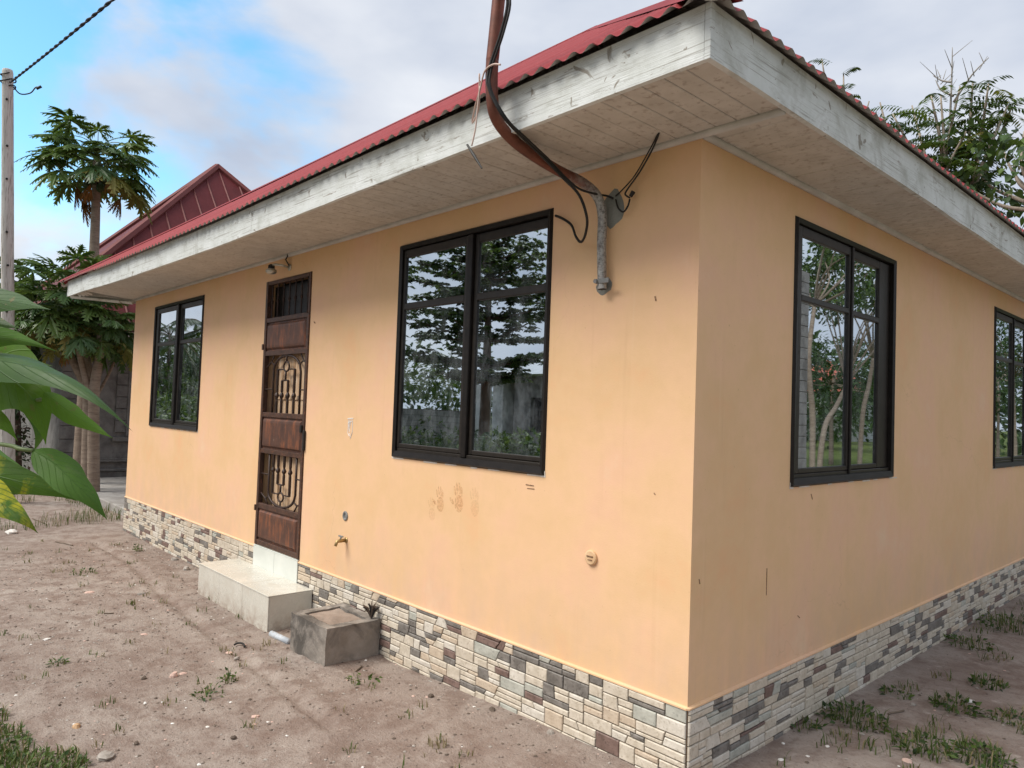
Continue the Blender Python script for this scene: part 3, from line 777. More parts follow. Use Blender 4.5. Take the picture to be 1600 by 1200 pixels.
for y0, y1 in ((-0.573, 3.1), (3.103, HW + .6)):
    b = MB(); n = 24; vs = []
    for i in range(n + 1):
        yy = y0 + (y1 - y0) * i / n; w = 0.003 * mnoise.noise((0.7, yy * 1.7, 0)); w2 = 0.005 * mnoise.noise((2.7, yy * 2.2, 0)) - 0.012 * smoothstep(1.0, 3.4, yy)
        vs += [(0.41 + w, yy, FZ0 + w2), (0.41 + w, yy, FZ1), (0.386 + w, yy, FZ1), (0.386 + w, yy, FZ0 + w2)]
    fs = [(4 * i + (k + 1) % 4, 4 * i + 4 + (k + 1) % 4, 4 * i + 4 + k, 4 * i + k) for i in range(n) for k in range(4)]
    fs += [(3, 2, 1, 0), (4 * n, 4 * n + 1, 4 * n + 2, 4 * n + 3)]
    b.add(vs, fs); b.build('fascia_board', M['fascia'], house)
b = MB(); b.bbox(0.3875, 0.413, -0.603, -0.5755, FZ0 - 0.004, FZ1 + 0.001, 0.002); b.build('fascia_corner_post', M['fascia'], house)
b = MB(); b.box(-9.10, -9.075, -0.573, HW + .6, FZ0 + .06, FZ1 + .05); b.build('fascia_board', M['fascia'], house)
b = MB(); b.box(-9.07, 0.383, HW + .575, HW + .6, FZ0, FZ1); b.build('fascia_board', M['fascia'], house)

# roof ---------------------------------------------------------------------------
SL, ZE = 0.733, 3.102
CN = (HW + 2 * OH) / 2
XE = (XE0, XE1); YE = (YE0, HW + OH)
rcap = MB()
LAM, AMP = 0.092, 0.0115
roof_obj = None
def hip_line(P0, dv, n=14):
    r = []
    for i in range(n + 1):
        s_ = CN * i / n
        q = np.array([P0[0] + dv[0] * s_, P0[1] + dv[1] * s_, ZE + SL * s_ + 0.018])
        if P0[1] < 0: q[2] += sag(P0[0]) * (1 - s_ / CN) ** 3
        r.append(q)
    return r
for P0, dv in (((XE[0], YE[0]), (1, 1)), ((XE[1], YE[0]), (-1, 1)), ((XE[0], YE[1]), (1, -1)), ((XE[1], YE[1]), (-1, -1))):
    L = hip_line(P0, dv)
    # folded cap: two narrow wings with a rolled top
    A = []; 
    for q in L:
        px, py = -dv[1] * 0.7071, dv[0] * 0.7071
        prof = [(-0.10, -0.052), (-0.045, -0.016), (-0.02, 0.004), (0, 0.010), (0.02, 0.004), (0.045, -0.016), (0.10, -0.052)]
        A.append([(q[0] + px * a, q[1] + py * a, q[2] + c) for a, c in prof])
    vs = [q for row in A for q in row]; k = 7
    rcap.add(vs, [(i * k + j, i * k + j + 1, (i + 1) * k + j + 1, (i + 1) * k + j) for i in range(len(L) - 1) for j in range(k - 1)])
rcap.tube([(XE[0] + CN - .05, YE[0] + CN, ZE + SL * CN - .005), (XE[1] - CN + .05, YE[0] + CN, ZE + SL * CN - .005)], 0.03, 8)
roof_obj = rcap.build('roof', M['cap'], house, True)
def plane(E0, u, v, L, sagf, mats):
    ns = int(L / LAM * 8); per = 9 * 8
    tmax = lambda s_: max(0.0, min(s_, L - s_, CN))
    for c0 in range(0, ns, per):
        b = MB(); R_ = 4; vs = []; c1 = min(c0 + per + 3, ns); jit = 0.012 * random.random()
        lift = 0.0035 * (1 if (c0 // per) % 2 else 0)
        for c in range(c0, c1 + 1):
            s_ = L * c / ns; tm = tmax(s_)
            for r in range(R_ + 1):
                t = (tm + 0.0) * r / R_ - (jit if r == 0 else 0)
                z = ZE + SL * t + AMP * math.cos(2 * PI * s_ / LAM) + lift
                if sagf: z += sagf(E0[0] + u[0] * s_) * (1 - min(1, max(0, t) / CN)) ** 3
                vs.append((E0[0] + u[0] * s_ + v[0] * t, E0[1] + u[1] * s_ + v[1] * t, z))
        k = R_ + 1
        b.add(vs, [(i * k + j, (i + 1) * k + j, (i + 1) * k + j + 1, i * k + j + 1) for i in range(c1 - c0) for j in range(R_)])
        b.build('roof_sheet', mats, roof_obj, True)
plane((XE[0], YE[0]), (1, 0), (0, 1), XE[1] - XE[0], sag, M['roof'])
plane((XE[1], YE[0]), (0, 1), (-1, 0), YE[1] - YE[0], None, M['roof'])
plane((XE[1], YE[1]), (-1, 0), (0, -1), XE[1] - XE[0], None, M['roof'])
plane((XE[0], YE[1]), (0, -1), (1, 0), YE[1] - YE[0], None, M['roof'])
# bent white flashing at the near corner
b = MB(); b.add([(0.40, -0.625, 3.10), (0.435, -0.605, 3.095), (0.46, -0.56, 3.125), (0.42, -0.60, 3.16), (0.385, -0.64, 3.15)], [(0, 1, 2, 3, 4)]); b.build('corner_flashing', M['chalk'], house)

# windows ------------------------------------------------------------------------
def window(a0, a1, z0, z1, f, panes, transom, label, deep_right=0.0):
    """sliding window; panes = glass spans, transom = z band; f(a,d,z)"""
    def bx(b, u0, u1, d0, d1, w0, w1, e=0.004):
        t = MB(); t.bbox(u0, u1, d0, d1, w0, w1, e); t.v = [f(*q) for q in t.v]
        b.add(t.v, [fc for fc in t.f])
    w = MB(); T = 0.034
    # mitred, sloping outer trim
    O = [(a0, z0), (a1, z0), (a1, z1), (a0, z1)]; I = [(a0 + T, z0 + T + .012), (a1 - T, z0 + T + .012), (a1 - T, z1 - T), (a0 + T, z1 - T)]
    O2 = [(a0 + .010, z0 + .010), (a1 - .010, z0 + .010), (a1 - .010, z1 - .010), (a0 + .010, z1 - .010)]
    vs = [f(p[0], 0.004, p[1]) for p in O] + [f(p[0], -0.016, p[1]) for p in O2] + [f(p[0], -0.008, p[1]) for p in I] + [f(p[0], 0.06, p[1]) for p in I]
    fs = []
    for r in range(3):
        for k in range(4): fs.append((r * 4 + k, r * 4 + (k + 1) % 4, r * 4 + 4 + (k + 1) % 4, r * 4 + 4 + k))
    w.add(vs, fs)
    win = w.build('window', M['frame'], house); win['label'] = label
    zi0, zi1 = z0 + T + .012, z1 - T
    b = MB(); mc_ = (panes[0][1] + panes[1][0]) / 2; mh_ = max(.012, (panes[1][0] - panes[0][1]) / 2 - .030); bx(b, mc_ - mh_, mc_ + mh_, -0.006, 0.05, zi0 + .002, zi1 - .002); b.build('mullion', M['frame'], win)
    b = MB(); bx(b, a0 + T, a1 - T, 0.006, 0.03, zi0 - .004, zi0 + .02, .003); b.build('track', M['sash'], win)
    for k, (g0, g1) in enumerate(panes):
        d = 0.010 if k == 0 else 0.024
        lo = a0 + T + .001 if k == 0 else mc_ + mh_ + .001
        hi = mc_ - mh_ - .001 if k == 0 else a1 - T - .001
        b = MB()
        bx(b, lo, g0, d - .006, d + .022, zi0 + .022, zi1 - .003); bx(b, g1, hi, d - .006, d + .022, zi0 + .022, zi1 - .003)
        bx(b, g0, g1, d - .005, d + .022, zi0 + .022, zi0 + .05); bx(b, g0, g1, d - .005, d + .022, zi1 - .055, zi1 - .003)
        s_ = b.build('sash', M['sash'], win)
        b = MB(); bx(b, g0, g1, d - .007, d + .020, transom[0], transom[1]); b.build('transom_bar', M['sash'], win)
        for (w0, w1) in ((zi0 + .05, transom[0]), (transom[1], zi1 - .055)):
            b = MB(); b.add([f(g0, d + .008, w0), f(g1, d + .008, w0), f(g1, d + .008, w1), f(g0, d + .008, w1), f(g0, d + .013, w0), f(g1, d + .013, w0), f(g1, d + .013, w1), f(g0, d + .013, w1)],
                            [(0, 1, 2, 3), (7, 6, 5, 4), (0, 4, 5, 1), (1, 5, 6, 2), (2, 6, 7, 3), (3, 7, 4, 0)])
            b.build('pane', M['glass'], win)
    b = MB()                                         # smears of sealant along the sill and corners
    r_ = random.Random(int(abs(a0) * 100))
    xx = a0 + 0.01
    while xx < a1 - 0.05:
        l_ = r_.uniform(.02, .14)
        b.add([f(xx, -.002, z0 - .004 - r_.random() * .005), f(xx + l_, -.002, z0 - .003 - r_.random() * .004), f(xx + l_, -.003, z0 + .002), f(xx, -.003, z0 + .002)], [(0, 1, 2, 3)])
        xx += l_ + r_.uniform(.03, .25)
    for cx, sg in ((a0, 1), (a1, -1)):
        b.add([f(cx - sg * .006, -.002, z0 - .006), f(cx + sg * .03, -.002, z0 - .006), f(cx - sg * .002, -.003, z0 + .03)], [(0, 1, 2)])
    tag(b.build('sealant', M['sealant'], win), kind='stuff')
window(*WINS_F[0], fF, [(-7.33, -6.74), (-6.61, -5.955)], (2.285, 2.325), 'dark framed sliding window left of the door')
window(*WINS_F[1], fF, [(-2.262, -1.632), (-1.528, -0.952)], (2.318, 2.362), 'large dark framed sliding window right of the door')
window(*WINS_R[0], fR, [(0.995, 1.605), (1.668, 2.10)], (2.312, 2.345), 'dark framed side window nearest the corner')
window(*WINS_R[1], fR, [(4.74, 5.30), (5.37, 5.96)], (2.28, 2.315), 'dark framed side window at the far right')

# door ---------------------------------------------------------------------------
dx0, dx1, dz0, dz1 = DOOR
b = MB()
Tf = 0.040
for u0, u1, w0, w1 in ((dx0 + .003, dx0 + Tf, dz0 + .002, dz1 - .003), (dx1 - Tf, dx1 - .003, dz0 + .002, 2.40), (dx1 - .028, dx1 - .003, 2.402, dz1 - .003)): b.bbox(u0, u1, -0.012, 0.03, w0, w1, .003)
for w0, w1 in ((dz0 + .004, dz0 + .045), (0.755, 0.80), (1.232, 1.272), (1.545, 1.585), (2.075, 2.115), (2.365, 2.405), (dz1 - .035, dz1 - .005)):
    b.bbox(dx0 + Tf + .0005, dx1 - Tf - .0005, -0.009, 0.026, w0, w1, .003)
door = b.build('door', M['gateframe'], house); door['label'] = 'rusty brown steel security gate with grilles'
def panel(w0, w1):
    b = MB(); u0, u1 = dx0 + Tf + .001, dx1 - Tf - .001; T = .028; e = .045
    vs = []
    for ins, d in ((0, 0.006), (0.012, 0.006), (T, -0.012), (e, -0.014)):
        vs += [(u0 + ins, d, w0 + ins), (u1 - ins, d, w0 + ins), (u1 - ins, d, w1 - ins), (u0 + ins, d, w1 - ins)]
    fs = [(4 * r + k, 4 * r + (k + 1) % 4, 4 * r + 4 + (k + 1) % 4, 4 * r + 4 + k) for r in range(3) for k in range(4)] + [(12, 13, 14, 15)]
    b.add(vs, fs); return b
for w0, w1 in ((dz0 + .046, 0.754), (1.273, 1.544), (2.116, 2.364)): panel(w0, w1).build('door_panel', M['rust'], door)
GU0, GU1 = dx0 + Tf, dx1 - Tf
def grille(w0, w1, flip):
    def P_(u, v, d=0.008):
        vv = (1 - v) if not flip else v          # v runs down from the arch
        return (GU0 + (GU1 - GU0) * u, d, w0 + (w1 - w0) * vv)
    def bar(u, v0, v1, knob=True):
        b = MB(); zs = np.linspace(v0, v1, 15); rr = [.0085] * 15
        if knob:
            vs_ = zs
            rr = [.0085 + .010 * (math.exp(-((q - .66) / .018) ** 2) + math.exp(-((q - .73) / .03) ** 2)) for q in vs_]
            zs = np.linspace(v0, v1, 31); rr = [.0125 + .009 * math.exp(-((q - .70) / .030) ** 2) - .004 * (math.exp(-((q - .645) / .014) ** 2) + math.exp(-((q - .765) / .014) ** 2)) for q in zs]
        b.tube([P_(u, q) for q in zs], rr, 6); b.build('grille_bar', M['gatebar'], door, False)
    for u, v0, kb in ((.31, .25, True), (.43, .44, True), (.58, .44, True), (.73, .25, True)): bar(u, v0, 1.0, kb)
    b = MB()
    arch = [P_(.205, 1.0), P_(.205, .30)] + [P_(.53 - .325 * math.cos(a), .26 - .25 * math.sin(a)) for a in np.linspace(0.1, PI - 0.1, 14)] + [P_(.87, .30), P_(.87, 1.0)]
    b.tube(arch, .0105, 6)
    b.tube([P_(.52 + .068 * math.cos(a), .20 + .085 * math.sin(a)) for a in np.linspace(0, 2 * PI, 20)], .008, 6)
    b.tube([P_(.52, .01), P_(.52, .115)], .008, 6); b.tube([P_(.51, .285), P_(.51, .44)], .010, 6)
    b.tube([P_(.43, .44), P_(.58, .44)], .007, 6); b.tube([P_(.31, .25), P_(.45, .25)], .006, 6); b.tube([P_(.60, .25), P_(.73, .25)], .006, 6)
    b.tube([P_(.0, .59), P_(.205, .59)], .006, 6); b.tube([P_(.87, .60), P_(1.0, .60)], .006, 6)
    for s_ in (0, 1):
        U = (lambda q: q) if s_ == 0 else (lambda q: 1.06 - q)
        b.tube([P_(U(.02), .20), P_(U(.07), .16), P_(U(.14), .11), P_(U(.20), .0)], .007, 6)
        b.tube([P_(U(.14), .11), P_(U(.19), .15), P_(U(.25), .16)], .007, 6)
    b.build('grille_scroll', M['gatebar'], door, True)
grille(1.585, 2.075, False); grille(0.80, 1.232, True)
for k in range(7):                                   # fanlight bars
    u = .06 + .88 * k / 6; b = MB(); zs = np.linspace(2.405, 2.70, 25)
    b.tube([(GU0 + (GU1 - GU0) * u, 0.014, z) for z in zs], [.0065 + .008 * math.exp(-((z - 2.55) / .012) ** 2) for z in zs], 6); b.build('fanlight_bar', M['gatebar'], door)
b = MB(); b.box(dx0 + .004, dx1 - .15, 0.075, 0.08, 2.40, 2.69); b.build('fanlight_pane', M['frame'], door); b = MB(); b.box(dx1 - .148, dx1 - .03, 0.075, 0.08, 2.40, 2.69); b.build('fanlight_pane', M['glass'], door)  # one glazing: dark sheet paints its shaded part, mirror strip its bright reflection
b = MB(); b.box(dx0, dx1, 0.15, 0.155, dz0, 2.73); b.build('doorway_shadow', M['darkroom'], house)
for k in range(6):                                   # timber door standing behind the gate
    xa = -4.20 + k * 0.1035
    b = MB(); b.bbox(xa, xa + 0.1, 0.050 + .003 * (k % 2), 0.08, 0.46, 2.33, .004); b.build('inner_door_board', M['doorwood'], door)
b = MB(); b.bbox(-4.19, -3.60, 0.040, 0.0505, 1.70, 1.735, .003); b.bbox(-4.19, -3.60, 0.040, 0.0505, 0.62, 0.70, .003); b.build('inner_door_rail', M['doorwood'], door)
b = MB()
for z in (0.73, 2.13): b.bbox(dx0 - .012, dx0 + .012, -0.022, -0.002, z, z + .05, .003)
b.build('hinge', M['gateframe'], door)
b = MB(); b.bbox(dx1 - .045, dx1 - .02, -0.03, -0.012, 1.44, 1.50, .003); b.bbox(dx1 - .004, dx1 + .016, -0.022, -0.002, 1.30, 1.46, .004); b.build('door_lock', M['dark'], door)

# tiled riser below the door
b = MB(); b.box(dx0, dx1, -0.006, 0.16, 0.10, 0.4345); rs = b.build('doorstep_riser', M['grout'], house)
for u0, u1 in ((dx0 + .002, -3.975), (-3.972, dx1 - .002)):
    b = MB(); b.bbox(u0, u1, -0.016, -0.0065, 0.15, 0.4305, .002); b.build('tile', M['tile_riser'], rs)
b = MB(); b.bbox(dx0 + .002, dx1 - .002, -0.018, 0.02, 0.4315, 0.4385, .002); b.build('tile', M['tile_riser'], rs)

# hand prints and marks on the paint
def polyflat(pts, y): return [(q[0], y, q[1]) for q in pts]
def hand(cx, cz, s, mat, label, full=True):
    b = MB(); y = -0.0012; k = [0]
    def blob(ax, az, bx_, bz, w):
        d = np.array([bx_ - ax, bz - az]); l = np.linalg.norm(d); d /= l; n = np.array([-d[1], d[0]]); pts = []
        for t in range(12):
            th = 2 * PI * t / 12; q = np.array([ax, az]) + d * (l / 2 + math.cos(th) * l / 2) + n * math.sin(th) * w
            pts.append(q)
        yy = y - 0.00022 * k[0]; k[0] += 1
        b.add([(cx + q[0] * s, yy, cz + q[1] * s) for q in pts], [tuple(range(12))[::-1] if False else tuple(range(12))])
    blob(.005, -.075, -.002, .03, .040)
    for fx, fz, gx_, gz in ((-.028, .022, -.048, .078), (-.010, .030, -.026, .102), (.010, .030, -.002, .104), (.028, .022, .020, .082)): blob(fx, fz, gx_, gz, .0095)
    if full: blob(-.045, -.03, -.085, .005, .012)
    o = b.build('handprint', mat, house); o['label'] = label
hand(-1.86, 1.035, .82, M['print_faint'], 'faint lowest muddy handprint under the large window', False)
q = onY(688, 783); hand(q[0], q[2], .88, M['print'], 'middle muddy handprint under the large window')
q = onY(717, 781); hand(q[0], q[2], 1.0, M['print'], 'darkest muddy handprint under the large window')
q = onY(742, 788); hand(q[0], q[2], .95, M['print_faint'], 'faint smeared handprint right of the others', False)
b = MB(); r_ = random.Random(4); c = onY(547, 665)
for pts in ([(-.05, .055), (.06, .06)], [(-.03, .05), (-.035, -.06), (-.005, -.085)], [(-.005, .05), (-.02, 0), (.0, -.05)], [(.02, .05), (.0, .0), (-.02, -.03)], [(.045, .05), (.05, -.05), (.02, -.10), (-.0, -.06)], [(-.04, .02), (.03, .035)]):
    b.tube([(c[0] + p_[0] * .72, -0.001, c[2] + p_[1] * .9) for p_ in pts], .0032, 5)
o = b.build('paint_scribble', M['chalk'], house); o['label'] = 'small white scribble on the wall beside the door'
b = MB()
for (xa, ya, xb, yb, w) in ((822, 757, 834, 759, .004), (824, 763, 835, 764, .003), (1024, 463, 1025, 470, .005), (491, 503, 493, 505, .006), (1022, 770, 1024, 773, .003)):
    p0, p1 = onY(xa, ya), onY(xb, yb); b.tube([(p0[0], -.001, p0[2]), (p1[0], -.001, p1[2])], w * .8, 5)
for (xa, ya, xb, yb, w) in ((1198, 888, 1197, 930, .0035), (1092, 905, 1093, 912, .004), (1353, 745, 1356, 748, .006), (1267, 772, 1269, 780, .004), (1246, 962, 1249, 965, .004)):
    p0, p1 = onX(xa, ya), onX(xb, yb); b.tube([(.001, p0[1], p0[2]), (.001, p1[1], p1[2])], w * .7, 5)
o = b.build('wall_scratch', M['scratch'], house)
# cement patch behind the pipe head, and a smaller one at its foot
for (cx, cy, sx_, sz_) in ((957, 327, .068, .098), (944, 447, .05, .042)):
    c = onY(cx, cy); b = MB(); n = 22; vs = [(c[0], -.006, c[2])]
    for ring, (rr, d) in enumerate(((.7, -.0055), (1.0, -.0008))):
        for k in range(n):
            th = 2 * PI * k / n; w = 1 + .22 * mnoise.noise((math.cos(th) * 1.7 + cx, math.sin(th) * 1.7, ring))
            vs.append((c[0] + sx_ * rr * w * math.cos(th), d, c[2] + sz_ * rr * w * math.sin(th)))
    fs = [(0, 1 + (k + 1) % n, 1 + k) for k in range(n)] + [(1 + k, 1 + (k + 1) % n, 1 + n + (k + 1) % n, 1 + n + k) for k in range(n)]
    b.add(vs, fs); o = b.build('cement_patch', M['patch'], house, True)
    o['label'] = 'grey cement patch behind the service pipe' if cy < 400 else 'small cement patch at the foot of the service pipe'
# round cover plates
c = onY(540, 806); mY = Matrix.Translation(Vector((c[0], 0, c[2]))) @ Matrix.Rotation(PI / 2, 4, 'X')
b = MB(); b.lathe([(.034, 0), (.034, .006), (.027, .009), (.018, .006), (.017, .001)], 18, mY); b.build('cover_plate', M['steelgrey'], house, False)['label'] = 'grey ring plate above the wall tap'
c = onY(925, 871); mY = Matrix.Translation(Vector((c[0], 0, c[2]))) @ Matrix.Rotation(PI / 2, 4, 'X')
b = MB(); b.lathe([(.036, 0), (.036, .012), (.031, .016), (.0, .017)], 18, mY); cp = b.build('cover_plate', M['peachcap'], house, False); cp['label'] = 'peach round cap low on the wall near the corner'
b = MB(); b.bbox(c[0] - .02, c[0] + .02, -.0205, -.016, c[2] + .004, c[2] + .01, .001); b.bbox(c[0] - .012, c[0] + .016, -.0205, -.016, c[2] - .012, c[2] - .007, .001); b.build('cap_slot', M['scratch'], cp)

# ------------------------------------------------------------------ things fixed to or standing by the house
# lamp over the door
lamp = thing('wall_lamp', 'small silver lamp on a bracket above the security door', 'lamp', (-3.99, 0, 2.80))
b = MB(); b.lathe([(.028, 0), (.028, .008), (.018, .012)], 12, Matrix.Translation((-3.96, 0, 2.81)) @ Matrix.Rotation(PI / 2, 4, 'X')); b.tube([(-3.96, -.01, 2.81), (-3.97, -.07, 2.82), (-4.0, -.115, 2.822), (-4.05, -.12, 2.82)], .010, 8); b.build('bracket', M['silver'], lamp, True)
b = MB(); b.lathe([(.012, 0.045), (.026, .035), (.028, .0)], 12, Matrix.Translation((-4.055, -.12, 2.785))); b.build('lamp_holder', M['dark'], lamp, True)
b = MB(); b.lathe([(.028, .018), (.045, .004), (.047, -.012), (.03, -.026), (.0, -.030)], 14, Matrix.Translation((-4.055, -.12, 2.775))); b.build('lamp_shade', M['silver'], lamp, True)
b = MB(); b.tube([(-3.96, -.008, 2.82), (-3.945, -.03, 2.84), (-3.965, -.04, 2.87), (-3.955, -.03, 2.90), (-3.957, -.03, 2.925)], .006, 6); b.build('lamp_wire', M['cable'], lamp, True)
place(lamp)
# tap
c = onY(541, 844)
tap = thing('wall_tap', 'brass tap sticking out of the peach wall above the tiled step', 'tap', (c[0], 0, c[2]))
b = MB(); b.lathe([(.022, 0), (.022, .004), (.012, .008)], 12, Matrix.Translation((c[0], 0, c[2])) @ Matrix.Rotation(PI / 2, 4, 'X')); b.tube([(c[0], -.005, c[2]), (c[0], -.05, c[2]), (c[0], -.075, c[2] - .004), (c[0], -.085, c[2] - .035)], [.012, .014, .012, .011], 10); b.build('spout', M['brass'], tap, True)
b = MB(); b.tube([(c[0], -.045, c[2]), (c[0], -.045, c[2] + .03)], .006, 8); b.tube([(c[0] - .028, -.045, c[2] + .032), (c[0] + .028, -.045, c[2] + .032)], .006, 6); b.build('handle', M['steelgrey'], tap, True)
place(tap)

# bent service mast
def spline(P_, n=6):
    P_ = [np.array(q, float) for q in P_]; out = []
    for i in range(len(P_) - 1):
        a, b_, c_, d_ = P_[max(i - 1, 0)], P_[i], P_[i + 1], P_[min(i + 2, len(P_) - 1)]
        for k in range(n):
            t = k / n; out.append(.5 * ((2 * b_) + (c_ - a) * t + (2 * a - 5 * b_ + 4 * c_ - d_) * t * t + (3 * b_ - a - 3 * c_ + d_) * t ** 3))
    out.append(P_[-1]); return out
mast = thing('service_mast', 'rusty bent steel pipe rising from the wall past the roof edge', 'pipe', (-0.51, -0.04, 2.27))
MP = [onY(941, 452, -.042), onY(940, 385, -.042), onY(941, 335, -.045), onY(932, 305, -.075), onY(908, 284, -.14), onY(875, 268, -.25), onY(835, 244, -.42), onY(800, 217, -.57), onY(776, 186, -.665), onY(769, 152, -.70), onY(769, 100, -.71), onY(777, 20, -.71)]
top = MP[-1] + (MP[-1] - MP[-2]) / np.linalg.norm(MP[-1] - MP[-2]) * 1.6
MSP = spline(MP + [top], 6)
b = MB(); b.tube(MSP, list(np.linspace(.0225, .029, len(MSP))), 12, cap=False); b.build('pipe', M['pipe'], mast, True)
b = MB(); b.tube([MP[0] + np.array([0, 0, .001]), MP[0] + np.array([0, 0, .012])], .0195, 12); b.build('pipe_mouth', M['dark'], mast)
c = onY(933, 440, -.06); b = MB(); b.lathe([(.011, 0), (.011, .018)], 6, Matrix.Translation(Vector(c)) @ Matrix.Rotation(PI / 2, 4, 'X')); b.bbox(c[0] - .005, c[0] + .075, -.066, -.060, c[2] - .012, c[2] + .012, .002); b.build('clamp', M['steelgrey'], mast)
place(mast)
# cables: twin black cable along the mast, then drooping loop to the window corner
def cab(name, pts, rad, mat, label, n=6, parts=()):
    o = MB(); o.tube(spline(pts, 6), rad, n); o = o.build(name, mat, None, True); return tag(o, label, 'cable')
def off(q, dx, dy, dz): return q + np.array([dx, dy, dz])
mid_ = (top + MP[-1]) / 2
A = [off(top, .03, -.01, 0), off(mid_, .028, -.015, 0), off(MP[-1], .03, -.02, .12), onY(793, 0, -.735), onY(783, 50, -.735), onY(765, 105, -.735), onY(763, 135, -.735), onY(785, 180, -.69), onY(815, 213, -.57), onY(848, 245, -.42), onY(880, 278, -.30), onY(905, 305, -.22), onY(917, 340, -.16), onY(915, 365, -.10), onY(908, 378, -.06), onY(900, 370, -.045), onY(893, 352, -.035), onY(880, 342, -.025), onY(868, 337, -.012)]
cab('service_cable', A, .0068, M['cable'], 'black cable drooping from the pipe to the window corner')
B = [off(top, -.03, -.02, .0), off(mid_, .03, -.03, 0), off(MP[-1], .038, -.03, .12), onY(797, 0, -.745), onY(787, 50, -.745), onY(768, 108, -.74), onY(767, 140, -.735), onY(792, 186, -.67), onY(822, 216, -.55), onY(856, 248, -.39), onY(882, 276, -.28), onY(905, 295, -.20), onY(930, 303, -.10), onY(948, 306, -.03), onY(958, 310, -.01)]
cab('service_cable', B, .0055, M['cable'], 'black cable strapped along the pipe into the cement patch')
C_ = [onZ(1030, 207, 2.921), onY(1020, 232, -.075), onY(1000, 268, -.05), onY(983, 292, -.04), onY(977, 302, -.035), onY(979, 306, -.03), onY(984, 309, -.03)]
cab('loose_wire', C_, .0045, M['cable'], 'black wire hanging from the soffit to a connector by the corner')
C2 = [onZ(1028, 209, 2.921), onY(1014, 236, -.06), onY(992, 274, -.035), onY(972, 297, -.02), onY(962, 306, -.008)]
cab('loose_wire', C2, .0035, M['cable'], 'thin black wire from the soffit to the cement patch')
C3 = [onY(962, 312, -.012), onY(966, 325, -.03), onY(974, 331, -.035), onY(981, 322, -.035), onY(984, 311, -.03)]
o = cab('loose_wire', C3, .0045, M['cable'], 'short curled black wire end beside the cement patch')
b = MB(); c = onY(985, 307, -.032); b.tube([c, off(c, .018, 0, .02)], [.009, .011], 6); b.build('connector', M['dark'], o)
# pink tie wire round the pipe and its hanging tail
T_ = [onY(782, 101, -.745), onY(770, 101, -.75), onY(757, 112, -.74), onY(750, 140, -.735), onY(742, 168, -.70), onY(738, 192, -.66), onY(748, 168, -.72), onY(749, 115, -.745)]
cab('tie_wire', T_, .0042, M['pinkwire'], 'faded pink wire looped round the rusty pipe')
T2 = [onY(750, 135, -.738), onY(746, 170, -.735), onY(743, 200, -.735), onY(737, 228, -.735)]
o = cab('tie_wire', T2, .0036, M['pinkwire'], 'pink wire tail hanging beside the pipe with a black end')
b = MB(); b.tube([onY(730, 226, -.735), onY(742, 245, -.735), onY(753, 263, -.735)], [.005, .0065, .0035], 6); b.build('wire_end', M['cable'], o)

# doorstep
step = thing('tiled_step', 'long cream tiled step in front of the door', 'step', (-3.99, -0.18, 0.0))
sx0, sx1, sy0, szt = -4.68, -3.30, -0.362, 0.262
b = MB(); b.box(sx0 + .008, sx1 - .008, sy0 + .008, -0.0155, -0.06, szt - .008); b.build('step_core', M['grout'], step)
n = 3
for k in range(n):
    u0 = sx0 + (sx1 - sx0) * k / n + .0012; u1 = sx0 + (sx1 - sx0) * (k + 1) / n - .0012
    b = MB(); b.bbox(u0, u1, sy0, sy0 + .0085, -0.03, szt - .0095, .0015); b.build('tile', M['tile'], step)
    b = MB(); b.bbox(u0, u1, sy0 - .004, -0.0165, szt - .008, szt, .0015); b.build('tile', M['tile'], step)
for y0, y1 in ((sy0 + .009, -.0165),):
    for xa in (sx1 - .0085, sx0):
        b = MB(); b.bbox(xa, xa + .0085, y0, y1, -0.03, szt - .0095, .0015); b.build('tile', M['tile'], step)
place(step)

# concrete chamber with lid
cb = thing('inspection_chamber', 'rough concrete box with a sunken lid against the stone base', 'concrete box', (-2.64, -0.2, 0.03))
def rough_box(x0, x1, y0, y1, z0, z1, amp, n=14, hole=None):
    """displaced box with an open rim"""
    b = MB()
    def dsp(q):
        q = np.array(q); nz = Vector((q[0] * 9, q[1] * 9, q[2] * 9)); d = mnoise.noise_vector(nz) * amp + mnoise.noise_vector(nz * 3) * amp * .4
        return (q[0] + d.x, q[1] + d.y, q[2] + d.z)
    def grid(o, u, v, nu, nv):
        o, u, v = map(np.array, (o, u, v)); vs = [dsp(o + u * (i / nu) + v * (j / nv)) for j in range(nv + 1) for i in range(nu + 1)]
        b.add(vs, [(j * (nu + 1) + i, j * (nu + 1) + i + 1, (j + 1) * (nu + 1) + i + 1, (j + 1) * (nu + 1) + i) for j in range(nv) for i in range(nu)])
    X, Y, Z = x1 - x0, y1 - y0, z1 - z0
    grid((x0, y0, z0), (X, 0, 0), (0, 0, Z), n, n); grid((x1, y0, z0), (0, Y, 0), (0, 0, Z), n, n)
    grid((x1, y1, z0), (-X, 0, 0), (0, 0, Z), n, n); grid((x0, y1, z0), (0, -Y, 0), (0, 0, Z), n, n)
    if hole is None: grid((x0, y0, z1), (X, 0, 0), (0, Y, 0), n, n)
    else:
        h0, h1, k0, k1, dp = hole
        for (a0, a1, c0, c1) in ((x0, x1, y0, k0), (x0, x1, k1, y1), (x0, h0, k0, k1), (h1, x1, k0, k1)):
            grid((a0, c0, z1), (a1 - a0, 0, 0), (0, c1 - c0, 0), n, n)
        cs = [(h0, k0), (h1, k0), (h1, k1), (h0, k1)]
        for k in range(4):
            p_, q_ = cs[k], cs[(k + 1) % 4]; grid((p_[0], p_[1], z1), (q_[0] - p_[0], q_[1] - p_[1], 0), (0, 0, -dp), n, 4)
        grid((h0, k0, z1 - dp), (h1 - h0, 0, 0), (0, k1 - k0, 0), 6, 6)
    return b
